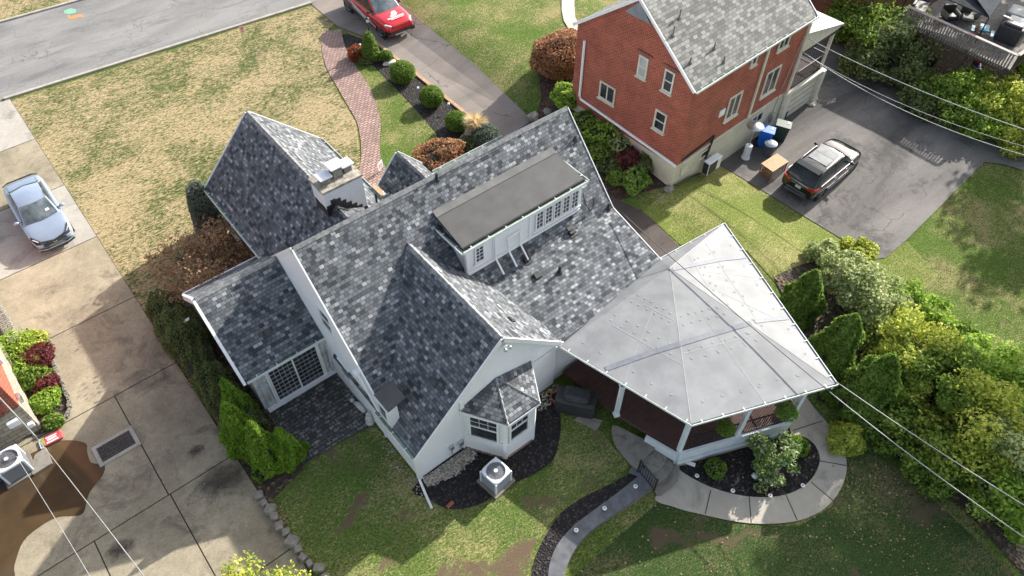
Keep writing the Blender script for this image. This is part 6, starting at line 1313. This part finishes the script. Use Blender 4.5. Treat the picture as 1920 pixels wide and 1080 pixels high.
# garden lights: pale discs
gl_ = [((1514,838),'nearest the right end of the porch bed'),((1504,912),'at the right lower rim of the porch bed'),((1443,931),'at the lowest rim of the porch bed'),((1373,922),'at the left lower rim of the porch bed'),((1306,894),'between the porch corner and the small boxwood')]
for q, lb in gl_:
    t = thing('bed_light', 'round white solar light '+lb, 'garden light', G(*q,-.42), 0, 'solar lights in the porch bed'); MB().lathe((0,0,0), [(.03,-.05),(.03,.06),(.075,.07),(.08,.1),(.05,.115)], 14).build('lens', M['light_lens'], t, local=True); MB().lathe((0,0,.112), [(.03,0),(.028,.008)], 10).build('cap', M['stone'], t, local=True)
for q, lb in (((1191,914),'at the end of the planter by the steps'),((1133,955),'in the middle of the curved planter'),((1080,996),'in the lower part of the curved planter')):
    t = thing('bed_light', 'round white solar light '+lb, 'garden light', G(*q,.03), 0, 'solar lights in the curved planter'); MB().lathe((0,0,0), [(.03,-.05),(.03,.06),(.075,.07),(.08,.1),(.05,.115)], 14).build('lens', M['light_lens'], t, local=True); MB().lathe((0,0,.112), [(.03,0),(.028,.008)], 10).build('cap', M['stone'], t, local=True)
for q, lb in (((677,97),'behind the orange shrub'),((785,178),'between two boxwood balls'),((842,208),'above the last boxwood ball')):
    t = thing('stake_light', 'small steel stake light '+lb, 'garden light', G(*q), 0, 'stake lights in the driveway bed'); MB().lathe((0,0,0), [(.012,0),(.012,.45)], 6).build('stake', M['steel'], t, local=True); MB().lathe((0,0,.43), [(.07,0),(.06,.08),(.02,.1)], 12).build('head', M['light_lens'], t, local=True)
t = thing('post_lamp', 'black lamp post with small lantern beside the red truck', 'lamp post', G(697,92)); MB().lathe((0,0,0), [(.05,0),(.04,1.75)], 10).build('post', M['black'], t, local=True)
ln = MB().lathe((0,0,1.75), [(.07,0),(.1,.22)], 6).build('lantern', M['light_lens'], t, local=True); MB().lathe((0,0,1.96), [(.14,0),(.02,.12)], 6).build('cap', M['black'], ln, local=True)
t = thing('lawn_flag', 'small red and white flag on a thin stake in the front lawn', 'flag', G(457,78)); MB().tube([(0,0,0),(0,0,1.0)], .012, 6).build('stake', M['steel'], t, local=True)
MB().prism([(0,0,.98),(.26,.03,.9),(.24,.05,.55),(.0,0,.6)], (.0,.012,0)).build('flag', plain('faded_red_flag', (.5,.08,.06), (.65,.5,.48), 12, .8), t, local=True)
t = thing('yard_sign', 'small white printed yard sign beside the brick walkway', 'sign', G(715,322)); MB().box((0,0,.42),(.42,.02,.42),rz=.5).build('panel', M['trim'], t, local=True); MB().bar((-.1,-.05,0),(-.1,-.05,.25),.015).bar((.12,.07,0),(.12,.07,.25),.015).build('stake', M['black'], t, local=True)
mb = MB()
for i in range(4): mb.box((0.01,-.02,.55-i*.08),(.3-.05*(i%2),.022,.03),rz=.5)
mb.build('print', plain('grey_print', (.25,.2,.25), None, 3, .6), t, local=True)
t = thing('doorstep', 'orange-tan brick doorstep at the foot of the brick walkway', 'step', (11.6,23.6,0)); q = [G(690,352,.12),G(703,346,.12),G(722,362,.12),G(707,372,.12)]; MB().prism(q, (0,0,-.15)).build('slab', plain('tan_brick_step', (.50,.27,.14), (.40,.20,.10), 6, .8), t)
# service wires
def wire(label, pts, r_=.018, mat='wire', sag=.4):
    a, b = Vector(pts[0]), Vector(pts[1]); P = []
    for i in range(25): s = i/24; q = a+(b-a)*s; q.z -= sag*4*s*(1-s); P.append(q)
    return MB().tube(P, r_, 6).build('service_wire', M[mat], uv=False, smooth=True, label=label, cat='wire')
A = B(9.2,-.15,4.5); wire('upper white service wire from the brick house to the right edge', [A, G(1960,256,5.5)], .016, sag=.25)
A = B(8.95,-.2,3.9); wire('lower white service wire from the brick house over the rear asphalt', [A, G(1960,302,4.4)], .016, sag=.6); wire('thin grey wire between the two service wires', [A+Vector((.1,0,-.1)), G(1960,285,4.6)], .011, sag=.5)
wire('long black cable crossing the porch roof towards the bottom right corner', [Vector((17.25,13.9,3.6)), G(1560,738,3.0)], .018, 'wire_black', .12)
wire('white service wire from the porch roof to the bottom right corner', [G(1556,735,3.02), G(1960,1035,3.6)], .016, sag=.15)
wire('white service wire from the porch corner across the right hedge', [G(1568,716,2.9), G(1960,972,3.9)], .016, sag=.1)
wire('thick white cable running down the brick and stone wall at the left edge', [G(-30,715,4.0), G(68,820,1.2)], .03, sag=.0); wire('white twisted cable over the puddle to the bottom edge', [G(68,820,1.2), G(285,1100,5.0)], .013, sag=.15)
wire('thin wire over the puddle left of the white twisted cable', [G(30,855,2.5), G(180,1100,4.0)], .009, 'wire', .1)
